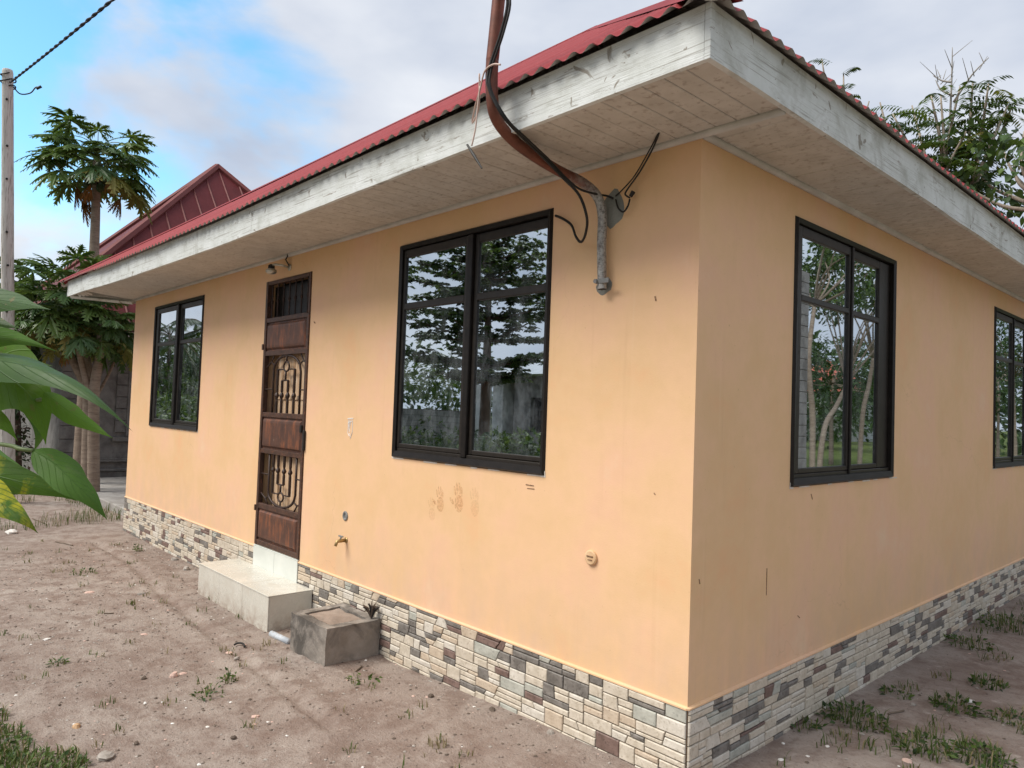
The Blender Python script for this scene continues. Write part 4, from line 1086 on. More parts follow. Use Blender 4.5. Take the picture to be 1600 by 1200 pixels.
rough_box(-2.835, -2.355, -0.415, -0.018, -0.08, 0.262, .008, 22, (-2.765, -2.425, -0.355, -0.085, .05)).build('chamber_wall', M['concrete'], cb, True)
b = MB(); rb = rough_box(-2.745, -2.445, -0.335, -0.105, 0.20, 0.256, .007, 12); rb.build('chamber_lid', M['concrete_lid'], cb, True)
place(cb)
# blackened dry weed behind the box
rw = random.Random(5)
def dry_tuft(c, h, n, mats, spread=.6):
    b = MB()
    for k in range(n):
        th = rw.uniform(0, 2 * PI); l = h * rw.uniform(.5, 1.1); d = np.array([math.cos(th), math.sin(th) , 0]) * spread * rw.uniform(.2, 1)
        p0 = np.array(c, float); p1 = p0 + d * l * .5 + np.array([0, 0, l * .6]); p2 = p0 + d * l + np.array([0, 0, l * .75])
        if p1[1] > -.016: p1[1] = -.018
        if p2[1] > -.016: p2[1] = -.02
        b.tube([p0, p1, p2], [.005, .007, .003], 4, rw.randrange(len(mats)))
    return b
o = dry_tuft((-2.40, -0.06, 0.262), .12, 34, [M['dark'], M['rubble_dark'], M['stick']]).build('dry_weed', [M['dark'], M['rubble_dark'], M['stick']]); tag(o, 'blackened dry weed on the back corner of the concrete box', 'plant')
# pvc off-cut on the soil
p0, p1 = onZ(424, 990, .012), onZ(452, 1003, .012)
b = MB(); b.tube([p0, p1], .022, 10); tag(b.build('pvc_pipe', M['pvc'], None, True), 'short grey plastic pipe half buried between step and concrete box', 'pipe')

# ------------------------------------------------------------------ neighbour's grey house
nb = thing('neighbour_house', 'unpainted grey cement house with a maroon metal roof behind the papaya trees', 'house', (-14, 4, 0))
NX, NY0, NY1 = -14.0, 0.38, 8.6
def nbx(name, mat, *bx_, e=.01):
    b = MB(); b.bbox(*bx_, e); return b.build(name, mat, nb)
wall_mesh(NY0, NY1, -.1, 2.75, [(1.62, 3.0, 0.98, 2.30)], lambda a, d, z: (NX - d, a, z), .15).build('wall', M['cement_wall'], nb)
wall_mesh(0, 8, -.1, 2.75, [], lambda a, d, z: (NX - 8 + a, NY0, z), .15).build('wall', M['cement_wall'], nb)
for k in range(9):                                  # quoin blocks at the corner
    w_ = .30 if k % 2 == 0 else .24
    nbx('quoin_block', M['cement_wall'], NX + .002, NX + .035, NY0 - .03, NY0 + w_, .34 + k * .255, .34 + k * .255 + .245)
for k in range(6):                                  # blocks beside the window
    nbx('window_quoin', M['cement_wall'], NX + .002, NX + .028, 1.30, 1.50, .98 + k * .235, .98 + k * .235 + .225)
nbx('window_surround', M['cement_wall'], NX + .002, NX + .045, 1.50, 1.62, .90, 2.42)
nbx('window_surround', M['cement_wall'], NX + .002, NX + .045, 1.26, 3.3, 2.425, 2.52)
nbx('window_sill', M['cement_wall'], NX + .002, NX + .07, 1.26, 3.3, .80, .895)
wv = nbx('window', M['frame'], NX - .10, NX - .06, 1.62, 1.68, .98, 2.30)
for bx_ in ((NX - .10, NX - .06, 1.682, 3.0, 1.98, 2.03), (NX - .10, NX - .06, 2.28, 2.33, .98, 1.975)):
    b = MB(); b.bbox(*bx_, .004); b.build('window_bar', M['cornice'] if bx_[4] > 1.9 else M['frame'], wv)
b = MB(); b.box(NX - .13, NX - .125, 1.60, 3.02, .97, 2.31); b.build('window_opening', M['darkroom'], wv)
for z0, z1, d in ((-.1, .22, .10), (.222, .27, .13), (.40, .44, .06), (.44, .47, .04)): nbx('plinth_band', M['cement_wall'], NX + .001, NX + d, NY0 - d, NY1, z0, z1)
b = MB(); b.box(NX - 8, NX + .72, NY0 - .72, NY1 + .7, 2.745, 2.765); b.build('eave_ceiling', M['cement_wall'], nb)
nbx('fascia_board', M['cornice'], NX + .722, NX + .745, NY0 - .72, NY1 + .7, 2.70, 2.92); nbx('fascia_board', M['cornice'], NX - 8, NX + .745, NY0 - .745, NY0 - .722, 2.70, 2.92)
# pyramid roof with standing seams
EX, EY0 = NX + .80, NY0 - .80
AP = onX(340, 262, -17.4); AP = np.array([-17.4, AP[1], AP[2]])
EY1 = 2 * AP[1] - EY0; EX2 = 2 * AP[0] - EX; ZE2 = 2.93
b = MB(); cor = [(EX, EY0, ZE2), (EX, EY1, ZE2), (EX2, EY1, ZE2), (EX2, EY0, ZE2), tuple(AP)]
b.add(cor, [(0, 1, 4), (1, 2, 4), (2, 3, 4), (3, 0, 4)]); nroof = b.build('roof', M['maroon'], nb)
nsm = 22
for k in range(1, nsm):
    t = k / nsm; y_ = EY0 + (EY1 - EY0) * t; tt = 1 - abs(2 * t - 1)       # seam runs straight up the face until the hip
    p0 = np.array([EX, y_, ZE2 + .012]); p1 = np.array([EX + (AP[0] - EX) * tt, y_, ZE2 + (AP[2] - ZE2) * tt + .012])
    b = MB(); b.tube([p0, p1], .022, 4); b.build('roof_seam', M['maroon_seam'], nroof)
for c0 in cor[:4]:
    b = MB(); b.tube([np.array(c0) + [0, 0, .02], AP + [0, 0, .03]], .085, 6); b.build('hip_cap', M['maroon_seam'], nroof)
place(nb)

# concrete apron between the houses
b = MB(); b.bbox(-13.85, -9.35, 0.30, 6.0, -.1, .115, .012); tag(b.build('pavement', M['slab']), kind='structure')

# whitewashed boundary wall in the gap at the left
bw = thing('boundary_wall', 'low pale rendered boundary wall behind the dark trunk at the left', 'wall', (-19.5, -4, 0))
b = MB(); b.bbox(-19.6, -19.4, -9, 0.6, -.1, 1.25, .01); b.build('wall', M['white_wall'], bw); b = MB(); b.bbox(-19.66, -19.34, -9, 0.6, 1.252, 1.34, .01); b.build('coping', M['white_wall'], bw); place(bw)

# ------------------------------------------------------------------ utility pole and its wire
pt = onX(12, 108, -11.5); pb = onX(12, 300, -11.5)
pole = thing('utility_pole', 'weathered grey timber pole at the left edge', 'pole', (pt[0], pt[1], 0))
lean = (pt - pb) / (pt[2] - pb[2])
b = MB(); zs = np.linspace(-.2, pt[2] - .05, 16)
pts = [pt + lean * (z - pt[2]) + np.array([.008 * mnoise.noise((z * .9, 0, 0)), .008 * mnoise.noise((0, z * .9, 3)), 0]) for z in zs] + [pt + lean * -.01, pt]
b.tube(pts, list(np.linspace(.098, .074, 16)) + [.066, .045], 12); b.build('timber', M['polewood'], pole, True)
for z in (2.9, 3.6, 4.1, 4.9, 5.4, 6.1):
    b = MB(); q = pt + lean * (z - pt[2]); b.tube([q + np.array([.085, -.03 + .05 * (z % .4), 0]), q + np.array([.10, -.03 + .05 * (z % .4), .0])], .018, 6); b.build('knot', M['dark'], pole)
b = MB(); q = pt + lean * -.28
b.tube([q + np.array([.10 * math.cos(a), .10 * math.sin(a), .02 * math.sin(2 * a) + .10 * a / (2 * PI)]) for a in np.linspace(0, 4 * PI, 30)], .010, 5); b.build('wire_binding', M['cable'], pole, True)
b = MB(); b.tube(spline([q + np.array([.10, .06, 0]), q + np.array([.16, .14, -.10]), q + np.array([.2, .26, -.06]), q + np.array([.22, .32, .04]), q + np.array([.24, .36, .05])], 5), .010, 5); b.tube([q + np.array([.23, .33, .02]), q + np.array([.25, .39, .07])], .022, 5); b.build('wire_tail', M['cable'], pole, True)
b = MB(); b.tube([pt + lean * -.1 + np.array([.04, -.12, 0]), pt + lean * -3 + np.array([.04, -.16, 0]), pt + lean * -6 + np.array([.04, -.13, 0])], .012, 5); b.build('down_wire', M['cable'], pole)
place(pole)
W0 = pt + lean * -.22 + np.array([.09, .02, 0]); W3 = top
def wire_pt(t):
    q = W0 * (1 - t) + W3 * t; q = q.copy(); q[2] -= 4 * WS * t * (1 - t); return q
best = None
for ws in np.linspace(0, 1.2, 25):
    WS = ws; e = min(abs(proj(wire_pt(t))[0] - 110) + abs(proj(wire_pt(t))[1] - 53) for t in np.linspace(.02, .98, 200))
    if best is None or e < best[0]: best = (e, ws)
WS = best[1]
print('wire sag', best, [tuple(round(float(v)) for v in proj(wire_pt(t))[:2]) for t in (.1, .3, .5, .6, .7, .8)])
b = MB(); ts = np.linspace(0, 1, 700); base = [wire_pt(t) for t in ts]
for ph in (0, PI):
    b.tube([base[i] + .0085 * np.array([0.3 * math.cos(i * .21 + ph), math.cos(i * .21 + ph), math.sin(i * .21 + ph)]) for i in range(700)], .0098, 6)
tag(b.build('overhead_wire', M['cable'], None, True), 'twisted black overhead wire running from the timber pole to the pipe', 'wire')

# ------------------------------------------------------------------ foliage helpers
def rot_to(d, up):
    d = d / (np.linalg.norm(d) + 1e-9); s_ = np.cross(d, up); s_ /= (np.linalg.norm(s_) + 1e-9); u = np.cross(s_, d)
    return s_, d, u
LEAF_V = [(0, 0, 0), (-.28, .42, .05), (.28, .42, .05), (0, 1, -.08), (0, .45, -.02)]
LEAF_F = [(0, 4, 1), (0, 2, 4), (1, 4, 3), (4, 2, 3)]
HEART_V = [(0, .04, 0), (-.36, -.06, .03), (-.46, .28, .05), (0, 1, -.12), (.46, .28, .05), (.36, -.06, .03), (0, .4, -.03)]
HEART_F = [(0, 6, 1), (1, 6, 2), (2, 6, 3), (6, 4, 3), (5, 4, 6), (0, 5, 6)]
def leaf_mats(P_, D, size, droop=.3, rng=RNG, roll=.5):
    """P_ (N,3) places, D (N,3) directions -> (N,3,4)"""
    N = len(P_); D = D / (np.linalg.norm(D, axis=1, keepdims=True) + 1e-9); D[:, 2] -= droop; D /= np.linalg.norm(D, axis=1, keepdims=True)
    up = np.tile([0, 0, 1.], (N, 1)) + rng.normal(0, roll, (N, 3))
    s_ = np.cross(D, up); s_ /= (np.linalg.norm(s_, axis=1, keepdims=True) + 1e-9); u = np.cross(s_, D)
    sz = np.asarray(size).reshape(-1, 1) * np.ones((N, 1))
    A = np.zeros((N, 3, 4)); A[:, :, 0] = s_ * sz; A[:, :, 1] = D * sz; A[:, :, 2] = u * sz; A[:, :, 3] = P_
    return A
def crown_clumps(b, cens, rad, per, size, nm, V=LEAF_V, F=LEAF_F, flat=1.0, droop=.3, seed=1, wts=None):
    r = np.random.default_rng(seed)
    for c in cens:
        d = r.normal(0, 1, (per, 3)); d /= np.linalg.norm(d, axis=1, keepdims=True)
        rr = rad * r.uniform(.25, 1, (per, 1)) ** .6 * r.uniform(.8, 1.2)
        P_ = np.array(c) + d * rr * [1, 1, flat]
        mi = r.choice(nm, per, p=wts) if wts is not None else r.integers(0, nm, per)
        b.batch(V, F, leaf_mats(P_, d + r.normal(0, .6, (per, 3)), size * r.uniform(.7, 1.25, per), droop, r), mi)

# papaya leaves -------------------------------------------------------------------
def papaya_leaf(seed, dead=False):
    r = random.Random(seed); b = MB()
    pl = r.uniform(.55, .8); drop = .28 if not dead else .9
    def pet(t): return np.array([0, pl * t, .10 * math.sin(PI * t * .8) - drop * .35 * t * t])
    b.tube([pet(t) for t in np.linspace(0, 1, 6)], [.013, .011, .009, .008, .008, .007], 5, 1)
    C0 = pet(1.0); R0 = r.uniform(.44, .55)
    def curve(a, rr):
        x = math.sin(a) * rr; y = math.cos(a) * rr; k = rr / R0
        z = (-.34 * k * k if not dead else -.85 * k) + .03 * math.sin(9 * a + seed)
        if dead: x *= .45; y *= .45; 
        return C0 + np.array([x, y, z * R0 * 1.2 - (0.12 * (1 - math.cos(a)) * k * .2)])
    lobes = 9
    for li in range(lobes):
        a = (li - 4) / 4 * 2.35; L = R0 * (1.0 - .10 * abs(li - 4) * .8) * r.uniform(.9, 1.08)
        st = [.0, .22, .42, .60, .78, 1.0]; w = [.12, .19, .165, .14, .09, .0]
        prev = None
        for t, ww in zip(st, w):
            c = curve(a, L * t); l_ = curve(a - ww / max(.15, t + .12) * .55, L * max(t, .02)); r_ = curve(a + ww / max(.15, t + .12) * .55, L * max(t, .02))
            l_[2] += .012; r_[2] += .012
            cur = (l_, c, r_)
            if prev: b.add([*prev, *cur], [(0, 1, 4, 3), (1, 2, 5, 4)], 0)
            prev = cur
        for t, sl in ((.36, .24), (.52, .24), (.68, .19), (.82, .11)):
            for sg in (-1, 1):
                base0 = curve(a, L * (t - .13)); base1 = curve(a, L * (t + .10))
                tip = curve(a + sg * sl / (t + .25) * .95, L * (t + sl * .95)); mid = curve(a + sg * sl / (t + .2) * .62, L * (t + sl * .28))
                tip[2] -= .015
                b.add([base0, mid, tip, base1], [(0, 1, 2, 3)] if sg < 0 else [(3, 2, 1, 0)], 0)
    return b
PM = [papaya_leaf(s_).mesh('papaya_leaf', [M['lf_papaya'], M['petiole']]) for s_ in range(4)] + [papaya_leaf(10 + s_).mesh('papaya_leaf', [M['lf_papaya2'], M['petiole']]) for s_ in range(3)] + [papaya_leaf(17).mesh('papaya_leaf', [M['lf_papaya3'], M['petiole']])]
PDM = [papaya_leaf(20 + s_, True).mesh('dead_leaf', [M['lf_dead'], M['stick']]) for s_ in range(2)]
FRM = MB(); FRM.lathe([(.0, -.13), (.04, -.115), (.072, -.06), (.078, .0), (.06, .06), (.03, .095), (.0, .105)], 10); FRM = FRM.mesh('papaya_fruit', M['fruit'], True)
def papaya_crown(root, c, n, scale, seed, light=.25, dead=0, fruit=0, elev=(-25, 75)):
    r = random.Random(seed); L = Vector(root.location)
    for k in range(n):
        t = (k + .5) / n; el = math.radians(elev[0] + (elev[1] - elev[0]) * t ** 1.3 + r.uniform(-8, 8)); az = k * 2.399 + r.uniform(-.3, .3)
        me = PM[7] if (k < 4 and r.random() < .5) else PM[4 + r.randrange(3)] if r.random() < light else PM[r.randrange(4)]
        o = bpy.data.objects.new('leaf', me); COL.objects.link(o); o.parent = root
        s_ = scale * r.uniform(.82, 1.12) * (1 - .25 * t)
        o.location = Vector(c) + Vector((0, 0, .25 * t * scale)) - L; o.rotation_euler = (el, r.uniform(-.25, .25), az); o.scale = (s_, s_, s_)
    for k in range(dead):
        az = [1.9, 2.6, 4.4, 5.1, 0.4][k % 5] + r.uniform(-.2, .2)
        o = bpy.data.objects.new('dead_leaf', PDM[k % 2]); COL.objects.link(o); o.parent = root; s_ = scale * r.uniform(.55, .8)
        o.location = Vector(c) - Vector((0, 0, .12)) - L; o.rotation_euler = (math.radians(r.uniform(-35, -8)), r.uniform(-.3, .3), az); o.scale = (s_, s_, s_)
    for k in range(fruit):
        az = k * 2.4; o = bpy.data.objects.new('papaya_fruit', FRM); COL.objects.link(o); o.parent = root
        o.location = Vector(c) + Vector((.13 * math.cos(az), .13 * math.sin(az), -.10 - .045 * k)) - L; s_ = r.uniform(.8, 1.15); o.scale = (s_, s_, s_)
        o.rotation_euler = (r.uniform(-.2, .2), r.uniform(-.2, .2), 0)
# tall papaya
pc = onX(151, 264, -12.9); pbase = onX(122, 752, -12.9); pk1 = onX(135, 560, -12.9); pk2 = onX(147, 395, -12.9)
t1 = thing('papaya_tree', 'tall papaya tree with green fruit and brown dead leaves against the blue sky', 'tree', (pbase[0], pbase[1], 0))
b = MB(); tr = spline([np.array([pbase[0], pbase[1], -.1]), pk1, pk2, pc, pc + [0, 0, .25]], 8); b.tube(tr, list(np.linspace(.115, .05, len(tr))), 12); b.build('trunk', M['bark'], t1, True); place(t1)
papaya_crown(t1, pc + [0, 0, .12], 40, 1.10, 3, .45, 6, 9, (-26, 30))
# lower, forked papaya behind the eave
pc2 = onX(108, 468, -12.0); pb2 = onX(140, 700, -12.0)
t2 = thing('papaya_tree', 'shorter papaya tree with a broad crown beside the red roof edge', 'tree', (pb2[0], pb2[1], 0))
b = MB(); b.tube(spline([np.array([pb2[0], pb2[1], -.1]), onX(138, 600, -12.0), onX(122, 520, -12.0), pc2], 6), list(np.linspace(.11, .05, 19)), 10); b.build('trunk', M['bark'], t2, True)
b = MB(); b.tube(spline([onX(137, 610, -12.0), onX(110, 555, -12.0), onX(92, 500, -12.1)], 6), list(np.linspace(.07, .04, 13)), 8); b.build('branch', M['bark'], t2, True)
b = MB(); b.tube(spline([onX(139, 640, -12.0), onX(172, 580, -12.0), onX(196, 520, -12.0)], 6), list(np.linspace(.03, .02, 13)), 8); b.build('branch', M['bark'], t2, True)
place(t2)
papaya_crown(t2, pc2, 38, 1.02, 5, .45, 0, 0, (-40, 50)); papaya_crown(t2, onX(90, 490, -12.1), 18, .85, 6, .3, 1, 0, (-40, 50))
pc3 = onX(158, 505, -11.6); pb3 = onX(150, 720, -11.6)
t3 = thing('papaya_tree', 'lowest papaya tree with drooping leaves under the left end of the eave', 'tree', (pb3[0], pb3[1], 0))
b = MB(); b.tube(spline([np.array([pb3[0], pb3[1], -.1]), onX(147, 620, -11.6), onX(155, 560, -11.6), pc3], 6), list(np.linspace(.10, .05, 19)), 10); b.build('trunk', M['bark'], t3, True)
b = MB(); b.tube(spline([onX(147, 640, -11.6), onX(128, 570, -11.7), onX(118, 520, -11.7)], 6), list(np.linspace(.06, .035, 13)), 8); b.build('branch', M['bark'], t3, True); place(t3)
papaya_crown(t3, pc3, 28, .75, 9, .5, 0, 0, (-45, 45)); papaya_crown(t3, onX(118, 515, -11.7), 16, .72, 10, .3, 1, 0, (-45, 45)); papaya_crown(t3, onX(186, 512, -11.7), 14, .6, 12, .7, 0, 0, (-45, 40))

# dark trunk wrapped in creeper at the far left
dt_ = onX(15, 740, -14.5)
ct = thing('creeper_trunk', 'dark tree trunk wrapped in creeper at the left edge', 'tree', (dt_[0], dt_[1], 0))
b = MB(); b.tube([np.array([dt_[0], dt_[1], -.1]), onX(14, 660, -14.5), onX(8, 560, -14.5), onX(4, 470, -14.5)], [.22, .19, .16, .10], 10); b.build('trunk', M['bark_dark'], ct, True)
b = MB(); crown_clumps(b, [onX(x_, y_, -14.4) for x_, y_ in ((5, 650), (18, 670), (26, 690), (12, 700), (28, 715), (8, 625), (22, 640), (5, 590), (15, 560))], .26, 90, .10, 2, seed=31); b.build('creeper', [M['lf_dark'], M['bark_dark']], ct)
b = MB(); crown_clumps(b, [onX(x_, y_, -14.6) for x_, y_ in ((4, 470), (-20, 480), (20, 500), (-10, 440), (15, 540), (-30, 520))], .6, 140, .2, 2, seed=32); b.build('crown', [M['lf_dark'], M['lf_mid']], ct); place(ct)

# ------------------------------------------------------------------ trees behind the house, right
def limb(b, pts, r0, r1, n=7, mi=0):
    s_ = spline(pts, 5); b.tube(s_, list(np.linspace(r0, r1, len(s_))), n, mi)
def frond(b, base, d, L, r, mi, nl=11, ll=.13):
    """one feathery compound leaf"""
    d = d / np.linalg.norm(d); side = np.cross(d, [0, 0, 1.]); side /= np.linalg.norm(side) + 1e-9
    P_, D, = [], []
    for k in range(nl):
        t = (k + 1) / nl; q = base + d * L * t + np.array([0, 0, -.45 * L * t * t])
        for sg in (-1, 1):
            P_.append(q); D.append(side * sg * .9 + d * .35 + np.array([0, 0, -.5]))
    A = leaf_mats(np.array(P_), np.array(D), ll * r.uniform(.8, 1.2, len(P_)), .1, r, .2)
    b.batch([(0, 0, 0), (-.16, .45, 0), (0, 1, -.06), (.16, .45, 0)], [(0, 3, 2, 1)], A, np.full(len(P_), mi))
def feather_tree(label, base, tips, seed, fr_per, fl=.55, group=None, twigs=(), name='feathery_tree', fork=.55):
    r = np.random.default_rng(seed); root = thing(name, label, 'tree', (base[0], base[1], 0), group)
    tb = MB(); cb_ = MB(); base = np.array(base, float); tops = np.array(tips)
    fk = base + (tops.mean(0) - base) * fork
    limb(tb, [base + [0, 0, -.1], base + (fk - base) * .5 + [.1, .05, 0], fk], .16, .10, 9)
    for tp in tips:
        tp = np.array(tp); mid = fk + (tp - fk) * .55 + r.normal(0, .12, 3)
        limb(tb, [fk, mid, tp], .055, .012)
        for k in range(fr_per):
            t = r.uniform(.25, 1.0); q = (fk * (1 - t) ** 2 + 2 * mid * t * (1 - t) + tp * t * t) + r.normal(0, .1, 3)
            a = r.uniform(0, 2 * PI); frond(cb_, q, np.array([math.cos(a), math.sin(a), r.uniform(-.1, .8)]), fl * r.uniform(.7, 1.2), r, int(r.choice(4, p=[.34, .36, .23, .07])))
    tb.build('trunk', M['bark_pale'], root, True); cb_.build('crown', [M['lf_dark'], M['lf_mid'], M['lf_light'], M['lf_yellow']], root)
    for tw in twigs:
        b = MB(); limb(b, tw, .022, .006, 5)
        tw = [np.array(q) for q in tw]
        for k in range(4):
            t = .45 + .14 * k; q = tw[0] + (tw[-1] - tw[0]) * t; d_ = np.array([r.normal(0, .3), r.normal(0, .3), .32]); limb(b, [q, q + d_ * .3, q + d_ * .6], .008, .003, 4)
        b.build('bare_twig', M['twig'], root, True)
    place(root); return root
YT = 10.8
o3 = lambda x_, y_, d=YT: onY(x_, y_, d)
feather_tree('feathery tree with bare twigs on top behind the right roof edge', np.array([o3(1478, 330)[0], YT, 0]),
             [o3(1500, 135), o3(1545, 130, 10.6), o3(1580, 170, 11.2), o3(1455, 150), o3(1425, 165, 11.3), o3(1395, 178, 10.4), o3(1420, 240), o3(1510, 205, 10.3), o3(1480, 240, 11.4), o3(1455, 280), o3(1375, 160, 10.9), o3(1470, 150, 10.6), o3(1520, 130, 11.0), o3(1530, 250, 10.2), o3(1500, 290), o3(1575, 165, 11)], 5, 24, .62,
             twigs=([o3(1484, 190), o3(1487, 120), o3(1488, 74)], [o3(1490, 160), o3(1518, 118), o3(1545, 90)], [o3(1487, 128), o3(1472, 126), o3(1458, 118)], [o3(1490, 150), o3(1470, 140), o3(1462, 125)]), fork=.62)
feather_tree('slender feathery tree whose tips just top the right roof edge', np.array([o3(1290, 300, 11.5)[0], 11.5, 0]),
             [o3(1284, 92, 11.5), o3(1318, 115, 11.5), o3(1358, 158, 11.6), o3(1300, 150, 11.7), o3(1335, 165, 11.4)], 6, 12, .5, name='feathery_tree')
# broad-leaved tree at the right edge
BY = 10.0
root = thing('broadleaf_tree', 'tree with round drooping leaves at the right edge', 'tree', (onY(1640, 400, BY)[0], BY, 0))
r = np.random.default_rng(8); tb = MB(); cbm = MB(); base = np.array([onY(1640, 400, BY)[0], BY, 0.]); fk = onY(1650, 330, BY)
limb(tb, [base + [0, 0, -.1], base * .5 + fk * .5, fk], .17, .09, 9)
for (x_, y_) in ((1600, 205), (1565, 228), (1530, 268), (1500, 285), (1585, 255), (1610, 235), (1645, 190), (1595, 300), (1680, 220), (1700, 280), (1640, 260), (1598, 318)):
    tp = onY(x_, y_, BY + r.uniform(-.7, .7)); limb(tb, [fk, (fk + tp) / 2 + r.normal(0, .12, 3), tp], .04, .010, 6)
    for k in range(3):
        q = tp + r.normal(0, .19, 3); N = 11; a = r.uniform(0, 2 * PI, N)
        P_ = q + np.stack([np.cos(a) * r.uniform(.05, .24, N), np.sin(a) * r.uniform(.05, .24, N), r.uniform(-.2, .16, N)], 1)
        cbm.batch(HEART_V, HEART_F, leaf_mats(P_, np.stack([np.cos(a), np.sin(a), np.full(N, -.5)], 1), r.uniform(.09, .15, N), .5, r), r.choice(3, N, p=[.5, .38, .12]))
tb.build('trunk', M['bark_pale'], root, True); cbm.build('crown', [M['lf_dark'], M['lf_mid'], M['lf_light']], root); place(root)

# ------------------------------------------------------------------ the yard behind the camera, mirrored in the windows
def tiered_tree(base, H, tiers, seed, label, dens=1.0):
    root = thing('tiered_tree', label, 'tree', (base[0], base[1], 0)); r = np.random.default_rng(seed); tb = MB(); cm = MB(); base = np.array(base, float)
    limb(tb, [base + [0, 0, -.1], base + [.05, .03, H * .5], base + [0, 0, H]], .17, .03, 9)
    for (z, R_) in tiers:
        nb_ = 7
        for k in range(nb_):
            a = 2 * PI * (k + r.uniform(-.25, .25)) / nb_; L = R_ * r.uniform(.7, 1.1); tip = base + [math.cos(a) * L, math.sin(a) * L, z + r.uniform(.0, .22)]
            st = base + [0, 0, z - .12]; limb(tb, [st, (st + tip) / 2 + [0, 0, -.03], tip], .035, .008, 5)
            nn = int(30 * L * dens)
            for q in range(nn):
                t = r.uniform(.18, 1.05); c = st + (tip - st) * t + np.array([r.normal(0, .16 + .10 * t), r.normal(0, .16 + .10 * t), r.normal(0.02, .045)])
                N = 7; aa = r.uniform(0, 2 * PI, N)
                cm.batch(LEAF_V, LEAF_F, leaf_mats(np.tile(c, (N, 1)), np.stack([np.cos(aa), np.sin(aa), np.full(N, .15)], 1), r.uniform(.11, .19, N), .45, r), r.choice(3, N, p=[.6, .33, .07]))
    tb.build('trunk', M['bark_dark'], root, True); cm.build('crown', [M['lf_dark'], M['lf_mid'], M['lf_light']], root); place(root); return root
DT = 8.5
tb0 = mirF(752, 700, DT); zt_ = lambda y_: mirF(752, y_, DT)[2]
tiers = [(zt_(382), .9), (zt_(405), 1.5), (zt_(430), 2.2), (zt_(458), 2.5), (zt_(490), 2.3), (zt_(525), 2.3), (zt_(565), 1.9), (zt_(590), 1.2)]
tiered_tree((tb0[0], tb0[1], 0), zt_(368), tiers, 3, 'layered dark tree mirrored in the large front window')
def bush(label, c, R_, H, n, seed, mats, group=None, size=.14, name='bush', V=LEAF_V, F=LEAF_F):
    root = thing(name, label, 'bush', (c[0], c[1], 0), group); r = np.random.default_rng(seed); b = MB(); tb = MB()
    cens = []
    for k in range(n):
        a = r.uniform(0, 2 * PI); q = R_ * math.sqrt(r.uniform(0, 1)); z = H * r.uniform(.15, 1) * (1 - .35 * (q / R_) ** 2); cens.append((c[0] + q * math.cos(a), c[1] + q * math.sin(a), z))
        if k < 9: limb(tb, [(c[0] + .1 * math.cos(a), c[1] + .1 * math.sin(a), -.05), (c[0] + q * .5 * math.cos(a), c[1] + q * .5 * math.sin(a), z * .6), cens[-1]], .018, .006, 4)
    crown_clumps(b, cens, .30, 46, size, len(mats), V, F, .8, .25, seed)
    tb.build('stem', M['stick'], root); b.build('foliage', mats, root); place(root)
GM = [M['lf_dark'], M['lf_mid'], M['lf_light']]
for k, (x_, D_, H) in enumerate(((640, 6.0, 1.15), (680, 6.4, 1.3), (715, 6.1, 1.2), (760, 6.5, 1.25), (800, 6.3, 1.3), (838, 6.6, 1.2), (600, 7.0, 1.3))):
    c = mirF(x_, 660, D_); bush(('rightmost', 'second from right', 'third from right', 'middle', 'third from left', 'second from left', 'far')[k] + ' green weed bush mirrored low in the large front window', c, 1.1, H, 26, 40 + k, GM, 'bushes across the yard')
# weedy strip at the foot of those bushes is the yard itself
# block wall, unfinished house with bare metal roof
c0, c1 = mirF(600, 655, 13), mirF(730, 655, 13)
yw = -13.0
bw2 = thing('block_wall', 'grey concrete block wall mirrored in the large front window', 'wall', ((c0[0] + c1[0]) / 2, yw, 0))
b = MB(); b.box(c0[0] - 8, c1[0], yw - .2, yw, -.1, 1.62); b.build('wall_core', M['mortar'], bw2)
for row in range(8):
    x_ = c0[0] - 2 + (.2 if row % 2 else 0)
    while x_ < c1[0] - .4:
        b = MB(); b.bbox(x_, x_ + .39, yw + .001, yw + .012, row * .2, row * .2 + .19, .004); b.build('block', M['cement_block'], bw2); x_ += .4
place(bw2)
hx0, hx1 = mirF(800, 650, 16)[0], mirF(800, 650, 16)[0] + 7
uh = thing('unfinished_house', 'unfinished grey house with a bare metal roof mirrored in the large front window', 'house', (hx0 + 3.5, -19, 0))
b = MB(); wz = mirF(800, 588, 16)[2]
wall_mesh(hx0, hx1, -.1, wz, [(hx0 + .9, hx0 + 2.0, .9, 2.2), (hx0 + 3.5, hx0 + 4.6, .9, 2.2)], lambda a, d, z: (a, -16 - d, z), .2).build('wall', M['cement_block'], uh)
b.box(hx0 + .01, hx1 - .01, -22, -16.25, -.1, wz - .01); b.build('interior', M['darkroom'], uh)
b = MB(); b.bbox(hx0 - .9, hx0 - .3, -16.3, -15.7, -.1, wz, .02); b.build('column', M['white_wall'], uh); b = MB(); b.bbox(hx0 - 2.3, hx0 - 1.6, -16.3, -15.7, -.1, wz * .9, .02); b.build('column', M['white_wall'], uh)
ap = mirF(832, 535, 19); b = MB(); rz = wz + .02
cs = [(hx0 - 1.2, -15.2, rz), (hx1 + .6, -15.2, rz), (hx1 + .6, -22.8, rz), (hx0 - 1.2, -22.8, rz), (hx0 + 1.0, -19, ap[2]), (hx1 - 1.6, -19, ap[2])]
b.add(cs, [(0, 1, 5, 4), (1, 2, 5), (2, 3, 4, 5), (3, 0, 4)]); rf = b.build('roof', M['bare_metal'], uh)
b = MB(); b.tube([np.array(cs[0]) + [0, 0, .03], np.array(cs[4]) + [0, 0, .03], np.array(cs[5]) + [0, 0, .03]], .08, 6); b.build('ridge_cap', M['white_wall'], rf); place(uh)
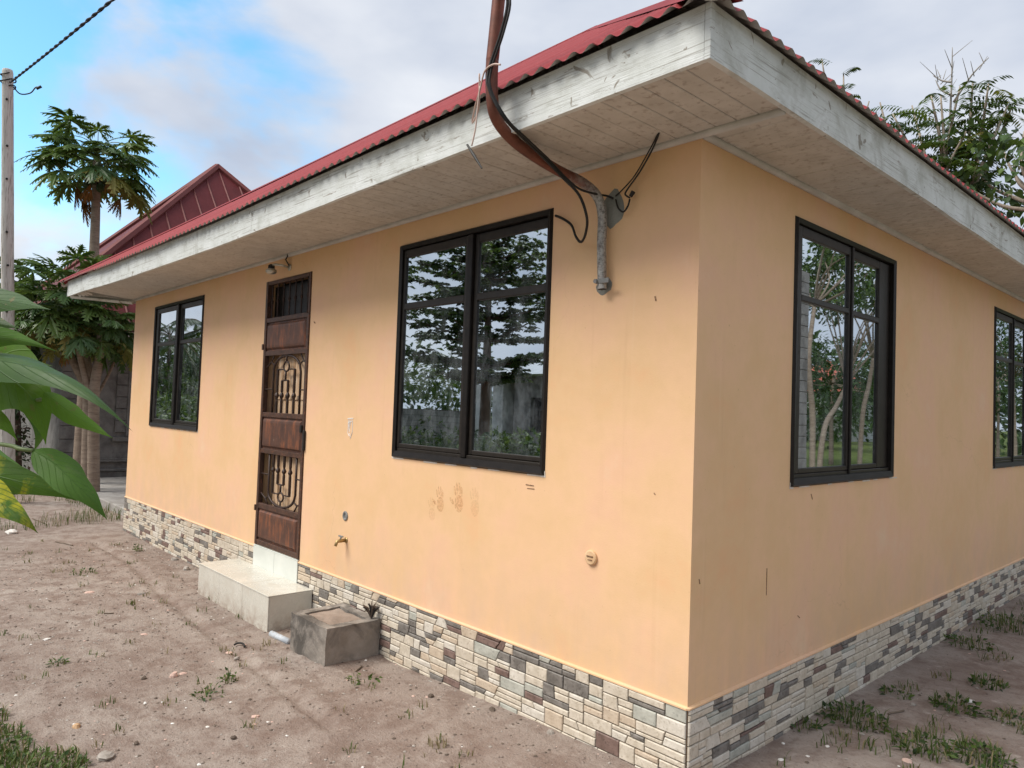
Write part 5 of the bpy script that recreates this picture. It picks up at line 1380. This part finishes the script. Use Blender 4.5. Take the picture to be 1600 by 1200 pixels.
# palms
def palm(label, base, H, L, seed, group=None, n=15):
    root = thing('palm_tree', label, 'tree', (base[0], base[1], 0), group); r = np.random.default_rng(seed); tb = MB(); base = np.array(base, float); top_ = base + [r.uniform(-.3, .3), r.uniform(-.3, .3), H]
    limb(tb, [base + [0, 0, -.1], (base + top_) / 2 + [.15, .1, 0], top_], .13, .08, 9); tb.build('trunk', M['bark_dark'], root, True)
    for k in range(n):
        a = 2.399 * k; el = r.uniform(-.2, 1.0); d = np.array([math.cos(a) * math.cos(el), math.sin(a) * math.cos(el), math.sin(el)]); l_ = L * r.uniform(.8, 1.1)
        b = MB(); pts = [top_ + d * l_ * t + np.array([0, 0, -.55 * l_ * t * t]) for t in np.linspace(0, 1, 12)]; b.tube(pts, list(np.linspace(.03, .006, 12)), 5, 1)
        side = np.cross(d, [0, 0, 1.]); side /= np.linalg.norm(side); P_, D = [], []
        for t in np.linspace(.15, 1, 26):
            q = top_ + d * l_ * t + np.array([0, 0, -.55 * l_ * t * t])
            for sg in (-1, 1): P_.append(q); D.append(side * sg * .8 + d * .7 - np.array([0, 0, .5 + .5 * t]))
        b.batch([(0, 0, 0), (-.05, .4, 0), (0, 1, 0), (.05, .4, 0)], [(0, 3, 2, 1)], leaf_mats(np.array(P_), np.array(D), l_ * .27 * r.uniform(.8, 1.1, len(P_)), .1, r, .2), np.zeros(len(P_), int))
        b.build('frond', [M['lf_dark'], M['bark_dark']], root)
    place(root)
q = mirF(262, 525, 7.5); palm('palm tree mirrored in the left front window', (q[0], q[1], 0), q[2], 1.9, 3)
q = mirF(318, 515, 7.5); palm('second palm at the right edge of the left front window', (q[0], q[1], 0), q[2], 2.2, 4)
lab = ('nearest', 'middle', 'farthest', 'tallest')
for k, (x_, D_, H, R_) in enumerate(((255, 4.2, 1.75, 1.7), (285, 4.5, 1.65, 1.7), (308, 4.0, 1.8, 1.6), (262, 6.5, 2.9, 2.2))):
    c = mirF(x_, 610, D_); bush(lab[k] + ' leafy bush mirrored in the left front window', c, R_, H, 60, 60 + k, GM, 'bushes across the yard', .17)
for k, (x_, D_, H, R_) in enumerate(((300, 8.5, 3.6, 2.6), (275, 9.5, 3.6, 2.4))):
    c = mirF(x_, 590, D_); bush(('dense dark thicket behind the bushes in the left window', 'second dark thicket behind the bushes in the left window')[k], c, R_, H, 110, 70 + k, [M['lf_dark'], M['lf_dark'], M['lf_mid']], 'thickets across the yard', .2)
# small-leaved trees past the side wall
def yard_tree(label, base, pts, top_, R_, seed, ncl=34, mats=GM, flat=.7, size=.15, r0=.085, group=None):
    root = thing('yard_tree', label, 'tree', (base[0], base[1], 0), group); r = np.random.default_rng(seed); tb = MB(); cm = MB()
    limb(tb, [np.array([base[0], base[1], -.1])] + [np.array(q) for q in pts], r0, r0 * .6, 9); fk = np.array(pts[-1]); cens = []
    for k in range(ncl):
        d = r.normal(0, 1, 3); d /= np.linalg.norm(d); c = np.array(top_) + d * R_ * np.array([1, 1, flat]) * r.uniform(.3, 1) ** .5; cens.append(c)
        if k < 12: limb(tb, [fk, (fk + c) / 2 + r.normal(0, .15, 3), c], .035, .008, 5)
    crown_clumps(cm, cens, .42, 60, size, len(mats), seed=seed, flat=.7)
    tb.build('trunk', M['bark'], root, True); cm.build('crown', mats, root); place(root)
DR = 6.5
yard_tree('pale trunked tree mirrored at the left of the side window', mirR(1270, 735, DR), [mirR(1272, 660, DR), mirR(1266, 560, DR), mirR(1275, 480, DR)], mirR(1300, 400, DR), 2.2, 81, 52)
yard_tree('leaning tree mirrored in the middle of the side window', mirR(1281, 705, DR + .6), [mirR(1290, 670, DR + .6), mirR(1308, 635, DR + .6), mirR(1325, 600, DR + .6)], mirR(1340, 430, DR + .6), 2.0, 82, 44)
yard_tree('slanting tree mirrored at the right of the side window', mirR(1346, 700, DR + .8), [mirR(1352, 650, DR + .8), mirR(1362, 600, DR + .8), mirR(1368, 560, DR + .8)], mirR(1372, 430, DR + .8), 2.1, 83, 44)
yard_tree('dark round tree mirrored low in the side window', mirR(1300, 690, DR + 4), [mirR(1300, 650, DR + 4), mirR(1302, 600, DR + 4)], mirR(1300, 585, DR + 4), 2.0, 84, 56, [M['lf_dark'], M['lf_dark'], M['lf_mid']])
yard_tree('tree with a pale trunk mirrored in the far right window', mirR(1590, 720, 5), [mirR(1588, 650, 5), mirR(1586, 590, 5)], mirR(1575, 530, 5), 2.0, 85, 46, [M['lf_dark'], M['lf_dark'], M['lf_mid']])
yard_tree('dark leafy tree mirrored at the left of the far right window', mirR(1560, 720, 6.5), [mirR(1562, 650, 6.5), mirR(1560, 590, 6.5)], mirR(1560, 600, 6.5), 2.3, 86, 50, [M['lf_dark'], M['lf_dark'], M['lf_mid']])
rc = mirR(1342, 640, 24)
rh = thing('red_roofed_house', 'distant white house with a red roof mirrored in the side window', 'house', (rc[0], rc[1], 0))
b = MB(); b.bbox(rc[0], rc[0] + 7, rc[1] - 1.5, rc[1] + 5, -.1, mirR(1342, 612, 24)[2], .02); b.build('wall', M['white_wall'], rh)
ez = mirR(1342, 613, 24)[2]; tz = mirR(1342, 588, 24)[2]; b = MB(); b.add([(rc[0] - .7, rc[1] - 2.2, ez), (rc[0] + 7.7, rc[1] - 2.2, ez), (rc[0] + 7.7, rc[1] + 5.7, ez), (rc[0] - .7, rc[1] + 5.7, ez), (rc[0] + 3.5, rc[1] + .8, tz + 1.6), (rc[0] + 3.5, rc[1] + 2.6, tz + 1.6)], [(0, 1, 4), (1, 2, 5, 4), (2, 3, 5), (3, 0, 4, 5)]); b.build('roof', M['red_far'], rh); place(rh)
# block pier of the plot next door, mirrored at the left of the side window
pr = mirR(1258, 560, 4.2)
pi_ = thing('block_pier', 'grey concrete block pier mirrored at the left of the side window', 'pier', (pr[0], pr[1], 0))
b = MB(); b.box(pr[0] + .006, pr[0] + .30, pr[1] - .19, pr[1] + .19, -.1, 4.4); b.build('pier_core', M['mortar'], pi_)
for k in range(22): b = MB(); b.bbox(pr[0], pr[0] + .31, pr[1] - .197, pr[1] + .197, k * .2 + .002, k * .2 + .19, .005); b.build('block', M['cement_block'], pi_)
place(pi_)

# far belt of vegetation round the plots
b = MB(); r = np.random.default_rng(99)
cens = []
for k in range(330):
    a = r.uniform(0, 2 * PI); R_ = r.uniform(38, 70); h = r.uniform(1, 5.0); cens.append((-4 + R_ * math.cos(a), 2 + R_ * math.sin(a), h))
crown_clumps(b, cens, 2.6, 250, .55, 3, seed=98, flat=.9)
tag(b.build('far_wood', [M['lf_dark'], M['lf_dark'], M['lf_mid']]), kind='stuff', label='belt of dark trees far round the plot')

# ------------------------------------------------------------------ broad-leaved plant in the left foreground
fp_c = at(-330, 640, 1.15)
fp = thing('broadleaf_plant', 'big green broad leaves of a sapling close to the camera at the left', 'plant', (fp_c[0], fp_c[1], 0))
b = MB(); limb(b, [np.array([fp_c[0], fp_c[1], -.05]), np.array([fp_c[0] - .03, fp_c[1] + .02, .9]), fp_c, np.array([fp_c[0] + .02, fp_c[1], 2.0])], .022, .010, 8); b.build('stem', M['petiole'], fp, True)
def big_leaf(mid, width, tilt, mat, fold=.25, shape=0.38, wav=.05, side_flip=1, petiole=None):
    """mid: (px,py,depth) along the midrib; width in px; tilt: turn of the blade away from the picture plane"""
    P_ = spline([at(*q) for q in mid], 8); ar_ = np.concatenate([[0], np.cumsum([np.linalg.norm(P_[i + 1] - P_[i]) for i in range(len(P_) - 1)])]); PA = np.array(P_); n = 26
    P_ = [np.array([np.interp(ar_[-1] * i / (n - 1), ar_, PA[:, k]) for k in range(3)]) for i in range(n)]; ppm = CF / np.mean([q[2] for q in mid]); K = 9
    b = MB(); vs = []; uv = []
    for i in range(n):
        t = i / (n - 1); tg = P_[min(i + 1, n - 1)] - P_[max(i - 1, 0)]; tg /= np.linalg.norm(tg)
        view = P_[i] - CP; view /= np.linalg.norm(view); pr_ = np.cross(tg, view); pr_ /= np.linalg.norm(pr_); tow = np.cross(pr_, tg)
        sd = pr_ * math.cos(tilt) + tow * math.sin(tilt); nn = np.cross(sd, tg)
        EX_ = 1.35; sh = shape * 1.5; prof = (t ** sh * (1 - t) ** EX_) / ((sh / (sh + EX_)) ** sh * (EX_ / (sh + EX_)) ** EX_) if 0 < t < 1 else 0.0
        hw = width / ppm / 2 * prof
        for k in range(K):
            u = (k - (K - 1) / 2) / ((K - 1) / 2)
            q = P_[i] + sd * hw * u * (1 + .05 * math.sin(17 * t + u)) + nn * side_flip * (fold * hw * abs(u) ** 1.4 + wav * hw * math.sin(9 * t + 3 * u) * abs(u))
            vs.append(q); uv.append((.5 + .5 * u, t))
    fs = [(i * K + k, i * K + k + 1, (i + 1) * K + k + 1, (i + 1) * K + k) for i in range(n - 1) for k in range(K - 1)]
    b.add(vs, fs); o = b.build('leaf', mat, fp, True)
    ul = o.data.uv_layers.new(name='UVMap')
    for lp in o.data.loops: ul.data[lp.index].uv = uv[lp.vertex_index]
    if petiole:
        b = MB(); limb(b, [at(*q) for q in petiole], .0032, .0026, 6); b.build('petiole', M['petiole'], o, True)
    return o
big_leaf([(-150, 452, 1.2), (-60, 460, 1.1), (10, 470, 1.05), (50, 477, 1.0), (80, 484, .98)], 72, .45, M['big_dark'])
big_leaf([(-120, 545, 1.0), (-50, 530, .95), (10, 528, .92), (50, 536, .90), (92, 550, .90)], 50, -.35, M['big_mid'], .45)
big_leaf([(-110, 548, .98), (-20, 560, .93), (55, 575, .88), (125, 606, .85), (175, 643, .84), (208, 675, .84)], 66, .75, M['big_dark'], .5)
big_leaf([(-60, 570, 1.0), (10, 590, .97), (48, 620, .95), (64, 655, .95), (72, 696, .95)], 118, -.15, M['big_bright'], .15, .3, petiole=[(-330, 660, 1.15), (-150, 655, 1.1), (0, 635, 1.0), (40, 628, .97), (80, 622, .93)])
big_leaf([(70, 612, .93), (105, 640, .92), (135, 660, .92), (160, 675, .92), (177, 685, .92)], 36, .5, M['big_bright'], .3)
big_leaf([(50, 703, .93), (82, 722, .92), (114, 752, .91), (145, 782, .91), (168, 813, .92)], 52, .25, M['big_mid'], .35, .45, petiole=[(-330, 665, 1.15), (-150, 680, 1.05), (0, 694, .95), (30, 701, .93), (52, 704, .93)])
big_leaf([(-110, 720, 1.0), (-30, 738, .97), (40, 755, .96), (90, 770, .96), (124, 784, .97)], 66, -.2, M['big_yellow'], .25, .45)
big_leaf([(-80, 748, .92), (-25, 770, .90), (15, 795, .89), (42, 815, .89), (60, 834, .90)], 62, .3, M['big_yellow'], .3)
big_leaf([(40, 610, 1.0), (62, 645, .98), (64, 680, .97), (52, 708, .97)], 46, .8, M['big_mid'], .3)
big_leaf([(-90, 590, 1.05), (-20, 600, 1.03), (30, 612, 1.02), (70, 626, 1.0), (100, 640, 1.0)], 60, .5, M['big_dark'], .3)
big_leaf([(-120, 500, 1.25), (-60, 500, 1.2), (-5, 506, 1.18), (28, 512, 1.16)], 62, .3, M['big_dark'], .3)
big_leaf([(-100, 640, 1.1), (-40, 645, 1.06), (5, 662, 1.04), (28, 690, 1.03)], 60, -.3, M['big_bright'], .3)
big_leaf([(-120, 690, 1.2), (-60, 700, 1.16), (0, 725, 1.12), (52, 752, 1.1), (85, 762, 1.1)], 60, .4, M['big_mid'], .3)
big_leaf([(-90, 585, 1.15), (-30, 570, 1.12), (40, 566, 1.1), (84, 572, 1.08)], 40, .6, M['big_mid'], .3)
place(fp)

# ------------------------------------------------------------------ grass, weeds, stones
def blades(b, c, n, h, sp, r, nm=2, wts=None):
    for k in range(n):
        a = r.uniform(0, 2 * PI); q = sp * math.sqrt(r.uniform(0, 1)); x_, y_ = c[0] + q * math.cos(a), c[1] + q * math.sin(a)
        z = gh(x_, y_); hh = h * r.uniform(.45, 1.15); a2 = r.uniform(0, 2 * PI); ln = hh * r.uniform(.2, .9); w = .0022 + .0015 * r.random()
        p0 = np.array([x_, y_, z - .004]); p1 = p0 + [math.cos(a2) * ln * .4, math.sin(a2) * ln * .4, hh * .7]; p2 = p0 + [math.cos(a2) * ln, math.sin(a2) * ln, hh * .95]
        s_ = np.array([-math.sin(a2), math.cos(a2), 0]) * w
        mi = int(r.choice(nm, p=wts)) if wts is not None else int(r.integers(0, nm))
        b.add([p0 - s_, p0 + s_, p1 + s_ * .8, p1 - s_ * .8, p2], [(0, 1, 2, 3), (3, 2, 4)], mi)
def weed_leaves(b, c, n, h, sp, r, size=.03):
    a = r.uniform(0, 2 * PI, n); q = sp * np.sqrt(r.uniform(0, 1, n)); X = c[0] + q * np.cos(a); Y = c[1] + q * np.sin(a)
    Z = np.array([gh(x_, y_) for x_, y_ in zip(X, Y)]) + h * r.uniform(.05, 1, n) * (1 - .6 * (q / sp) ** 2)
    A = leaf_mats(np.stack([X, Y, Z], 1), np.stack([np.cos(a), np.sin(a), r.uniform(-.1, .9, n)], 1) + r.normal(0, .4, (n, 3)), size * r.uniform(.6, 1.3, n), .1, r)
    b.batch(LEAF_V, LEAF_F, A, r.choice([2, 3, 4], n, p=[.4, .4, .2]))
GMATS = [M['grass'], M['grass_dry'], M['lf_mid'], M['lf_light'], M['lf_dark']]
WEEDS = [((1335, 1128), .17, .07, 260, 'dark green weed clump beside the stone base at the lower right'),
         ((1255, 1140), .09, .05, 90, 'small weed against the foot of the side wall nearest the corner'),
         ((1490, 1110), .13, .07, 170, 'leafy weed clump right of a pale stone in the side yard'),
         ((1545, 1075), .10, .06, 110, 'small round weed in the sand at the right edge'),
         ((1440, 1175), .14, .08, 190, 'tall grassy clump at the bottom edge of the side yard'),
         ((1530, 1190), .14, .07, 260, 'spreading grass patch in the bottom right corner'),
         ((1590, 985), .28, .11, 320, 'thick grass clump against the far side wall at the right edge'),
         ((1400, 1090), .08, .04, 70, 'tiny sprout close to the side wall'),
         ((1575, 1130), .10, .05, 90, 'sprawling weed near the right edge of the picture'),
         ((1510, 1010), .16, .06, 150, 'weed strip along the foot of the side wall below the far window'),
         ((325, 1085), .08, .05, 40, 'green weed tuft in the middle of the bare sand'),
         ((355, 1062), .05, .06, 26, 'upright little weed near the wheel rut'),
         ((90, 1035), .05, .035, 36, 'dark low weed on the left sand'),
         ((130, 895), .10, .05, 40, 'thin weeds left of the rut toward the trees'),
         ((215, 860), .05, .08, 36, 'thin sprout at the foot of the stone base'),
         ((570, 1070), .10, .03, 36, 'sparse weeds in the sand below the concrete box'),
         ((683, 1180), .05, .06, 40, 'dry wispy tuft at the bottom edge'),
         ((150, 812), .35, .17, 300, 'tall grass clump below the big leaves'),
         ((520, 1010), .07, .03, 40, 'low sprouts at the front of the concrete box')]
for k, ((x_, y_), sp, h, n, lb) in enumerate(WEEDS):
    c = onZ(x_, y_, .07 if x_ > 1100 else .01); r = np.random.default_rng(200 + k); b = MB()
    dry = .25 if k not in (16,) else .8
    dk = .7 if x_ > 1100 else 1; blades(b, c, int(n * .5 * dk), h * 1.15, sp, r, 2, [1 - dry, dry])
    if k not in (16, 17): weed_leaves(b, c, int(n * .75 * dk), h * (.75 if x_ > 1100 else 1), sp, r, .034 if x_ > 1100 else .03)
    tag(b.build('weed_clump', GMATS), lb, 'weed', 'weeds growing in the sandy yard')
b = MB(); r = np.random.default_rng(300)
for (x_, y_, sp, n) in ((-2.42, -2.28, .32, 1100), (-2.78, -2.24, .24, 500), (-2.0, -2.05, .24, 700), (-1.72, -2.0, .15, 240)):
    blades(b, (x_, y_), n, .065, sp, r, 2, [.8, .2]); weed_leaves(b, (x_, y_), n // 2, .05, sp, r, .028)
# scattered short grass in the sand
for k in range(170):
    x_, y_ = r.uniform(-8, 0), r.uniform(-2.6, -.25)
    if r.random() < .7: blades(b, (x_, y_), int(r.integers(3, 12)), .045, .04, r, 2, [.45, .55])
for k in range(110):
    x_, y_ = r.uniform(.1, 1.6), r.uniform(.2, 6)
    if abs(x_ - .6) > 0: blades(b, (x_, y_), int(r.integers(5, 22)), .06, .07, r, 2, [.6, .4])
for k in range(60):
    x_, y_ = r.uniform(-13, -8.6), r.uniform(-4, .2); blades(b, (x_, y_), int(r.integers(10, 40)), .14, .2, r, 2, [.7, .3])
tag(b.build('grass', GMATS), kind='stuff')

def rock(c, s_, mat, seed, flat=.6, sink=.35):
    r = random.Random(seed); b = MB(); n, mq = 8, 5; vs = []
    for i in range(mq + 1):
        ph = PI * i / mq
        for j in range(n):
            th = 2 * PI * j / n; d = Vector((math.sin(ph) * math.cos(th), math.sin(ph) * math.sin(th), math.cos(ph)))
            k = 1 + .45 * mnoise.noise(d * 1.6 + Vector((seed * 1.7, 0, 0))); vs.append((d.x * k * s_, d.y * k * s_ * .75, d.z * k * s_ * flat))
    a = r.uniform(0, 2 * PI); ca, sa = math.cos(a), math.sin(a)
    vs = [(x_ * ca - y_ * sa, x_ * sa + y_ * ca, z_) for x_, y_, z_ in vs]
    b.add(vs, [(i * n + j, (i + 1) * n + j, (i + 1) * n + (j + 1) % n, i * n + (j + 1) % n) for i in range(mq) for j in range(n)])
    return b, (c[0], c[1], gh(c[0], c[1]) + s_ * flat * (1 - 2 * sink))
ROCKS = [((273, 874), .05, 'rubble_grey', .6, 'grey stone nearest the stone base left of the step'), ((291, 888), .052, 'rubble_grey', .6, 'pale grey stone just left of the tiled step'),
         ((140, 924), .05, 'rubble_pink', .2, 'flat pink shard on the left sand'), ((222, 927), .045, 'rubble_grey', .35, 'flat grey stone on the rut'),
         ((225, 988), .035, 'rubble_pink', .2, 'small pink shard in the middle of the sand'), ((73, 997), .03, 'rubble_white', .3, 'white chip on the sand at the left edge'),
         ((272, 1055), .036, 'rubble_pink', .7, 'rounded pinkish stone in front of the step'), ((286, 1050), .03, 'rubble_pink', .25, 'thin pink sliver beside the rounded stone'),
         ((120, 1133), .032, 'rubble_orange', .6, 'orange brick lump near the grass patch'), ((165, 1180), .06, 'rubble_grey', .4, 'flat grey stone at the edge of the grass patch'),
         ((227, 1097), .014, 'rubble_white', .6, 'tiny white chip in the lower left sand'), ((254, 1096), .012, 'rubble_white', .6, 'tiny white pebble right of the white chip'),
         ((370, 1028), .026, 'rubble_grey', .5, 'small stone beside the black curved scrap'), ((358, 1018), .034, 'rubble_pink', .3, 'pinkish flake left of the black curved scrap'),
         ((213, 1161), .020, 'rubble_dark', .8, 'dark clod at the lower left'), ((225, 1058), .024, 'rubble_dark', .7, 'dark clod in the middle of the bare sand'),
         ((18, 833), .10, 'rubble_white', .4, 'white stone below the yellow leaf'), ((365, 1155), .018, 'rubble_dark', .8, 'dark clod near the bottom edge'),
         ((399, 1122), .03, 'rubble_pink', .3, 'pink flake right of the weed tuft'), ((503, 1040), .03, 'rubble_grey', .6, 'stone at the near corner of the concrete box'),
         ((673, 1085), .022, 'rubble_dark', .8, 'dark brown clod in the bare sand below the wall'), ((769, 1110), .03, 'rubble_dark', .5, 'dark lump against the stone base'),
         ((860, 1150), .028, 'rubble_grey', .5, 'grey stone against the stone base near the corner'), ((1220, 1190), .020, 'rubble_white', .25, 'white paper scrap at the bottom of the side yard'),
         ((1224, 1164), .014, 'rubble_white', .3, 'white chip just above the paper scrap'), ((1293, 1170), .016, 'rubble_white', .3, 'white flake left of the weed clump'),
         ((1516, 1101), .030, 'rubble_white', .4, 'pale stone between the weeds of the side yard'), ((1426, 1105), .022, 'rubble_grey', .6, 'light pebble by the tiny sprout'),
         ((1418, 1194), .026, 'rubble_pink', .6, 'pink stone at the bottom edge of the side yard'), ((1262, 1186), .012, 'rubble_white', .4, 'tiny pale chip right of the paper scrap'),
         ((1345, 1150), .024, 'rubble_grey', .3, 'flat chip below the dark green weed clump')]
for k, ((x_, y_), s_, mt, fl, lb) in enumerate(ROCKS):
    c = onZ(x_, y_, .075 if x_ > 1100 else (.06 if x_ > 640 else .01)); b, loc = rock(c, s_ * .8, M[mt], k + 1, fl)
    o = b.build('stone', M[mt]); o.location = loc; tag(o, lb, 'stone', 'stones lying in the sandy yard')
c = onZ(376, 1012, .015); b = MB(); b.tube([(c[0] - .03 + .06 * math.cos(a), c[1] + .03 * math.sin(a), gh(c[0], c[1]) + .012 + .012 * math.sin(a)) for a in np.linspace(.6, 3.4, 10)], .007, 5); tag(b.build('rubber_scrap', M['dark']), 'curved black rubber scrap lying in the sand before the step', 'scrap')
# pebbles and crumbs of soil
b = MB(); r = np.random.default_rng(400); PMATS = [M['rubble_dark'], M['rubble_grey'], M['rubble_white'], M['rubble_pink'], M['ground']]
OCT_V = [(1, 0, 0), (0, 1, 0), (-1, 0, 0), (0, -1, 0), (0, 0, .7), (0, 0, -.5), (.6, .65, .3), (-.6, .6, .25)]; OCT_F = [(0, 6, 4), (6, 1, 4), (1, 7, 4), (7, 2, 4), (2, 3, 4), (3, 0, 4), (0, 1, 6), (1, 2, 7)]
N = 12000
X = np.concatenate([r.uniform(-7.5, .3, N), r.uniform(.03, 1.6, 900)]); Y = np.concatenate([r.uniform(-2.7, -.02, N), r.uniform(.1, 5, 900)])
sz = .0022 + .010 * r.random(len(X)) ** 4
A = np.zeros((len(X), 3, 4)); th = r.uniform(0, 2 * PI, len(X)); A[:, 0, 0] = np.cos(th) * sz; A[:, 0, 1] = -np.sin(th) * sz; A[:, 1, 0] = np.sin(th) * sz; A[:, 1, 1] = np.cos(th) * sz; A[:, 2, 2] = sz * r.uniform(.5, .9, len(X))
A[:, 0, 3] = X; A[:, 1, 3] = Y; A[:, 2, 3] = [gh(x_, y_) + .001 for x_, y_ in zip(X, Y)]
keep = ~((X > -4.7) & (X < -3.28) & (Y > -.37)) & ~((X > -2.9) & (X < -2.38) & (Y > -.4))
b.batch(OCT_V, OCT_F, A[keep], r.choice(5, len(X), p=[.40, .17, .03, .05, .35])[keep]); tag(b.build('gravel', PMATS), kind='stuff')
# sticks and dead leaves
STK = [((330, 910), .12, 0.6, 'short dry stick left of the tiled step'), ((560, 1052), .10, 2.2, 'dry stick lying before the concrete box'), ((100, 850), .35, .3, 'long dry stick under the big leaves'), ((60, 815), .5, .1, 'long fallen branch below the yellow leaf'), ((1400, 1120), .12, 1.2, 'thin twig by the side wall weeds'), ((170, 960), .07, 1.0, 'tiny twig on the left sand')]
for k, ((x_, y_), L, a, lb) in enumerate(STK):
    c = onZ(x_, y_, .07 if x_ > 1100 else .0); b = MB(); b.tube([(c[0] + math.cos(a) * L * t + .02 * L * math.sin(7 * t), c[1] + math.sin(a) * L * t, gh(c[0] + math.cos(a) * L * t, c[1] + math.sin(a) * L * t) + .006) for t in np.linspace(-.5, .5, 7)], .0045 + .006 * L, 5)
    tag(b.build('stick', M['stick']), lb, 'stick', 'dry sticks on the sand')
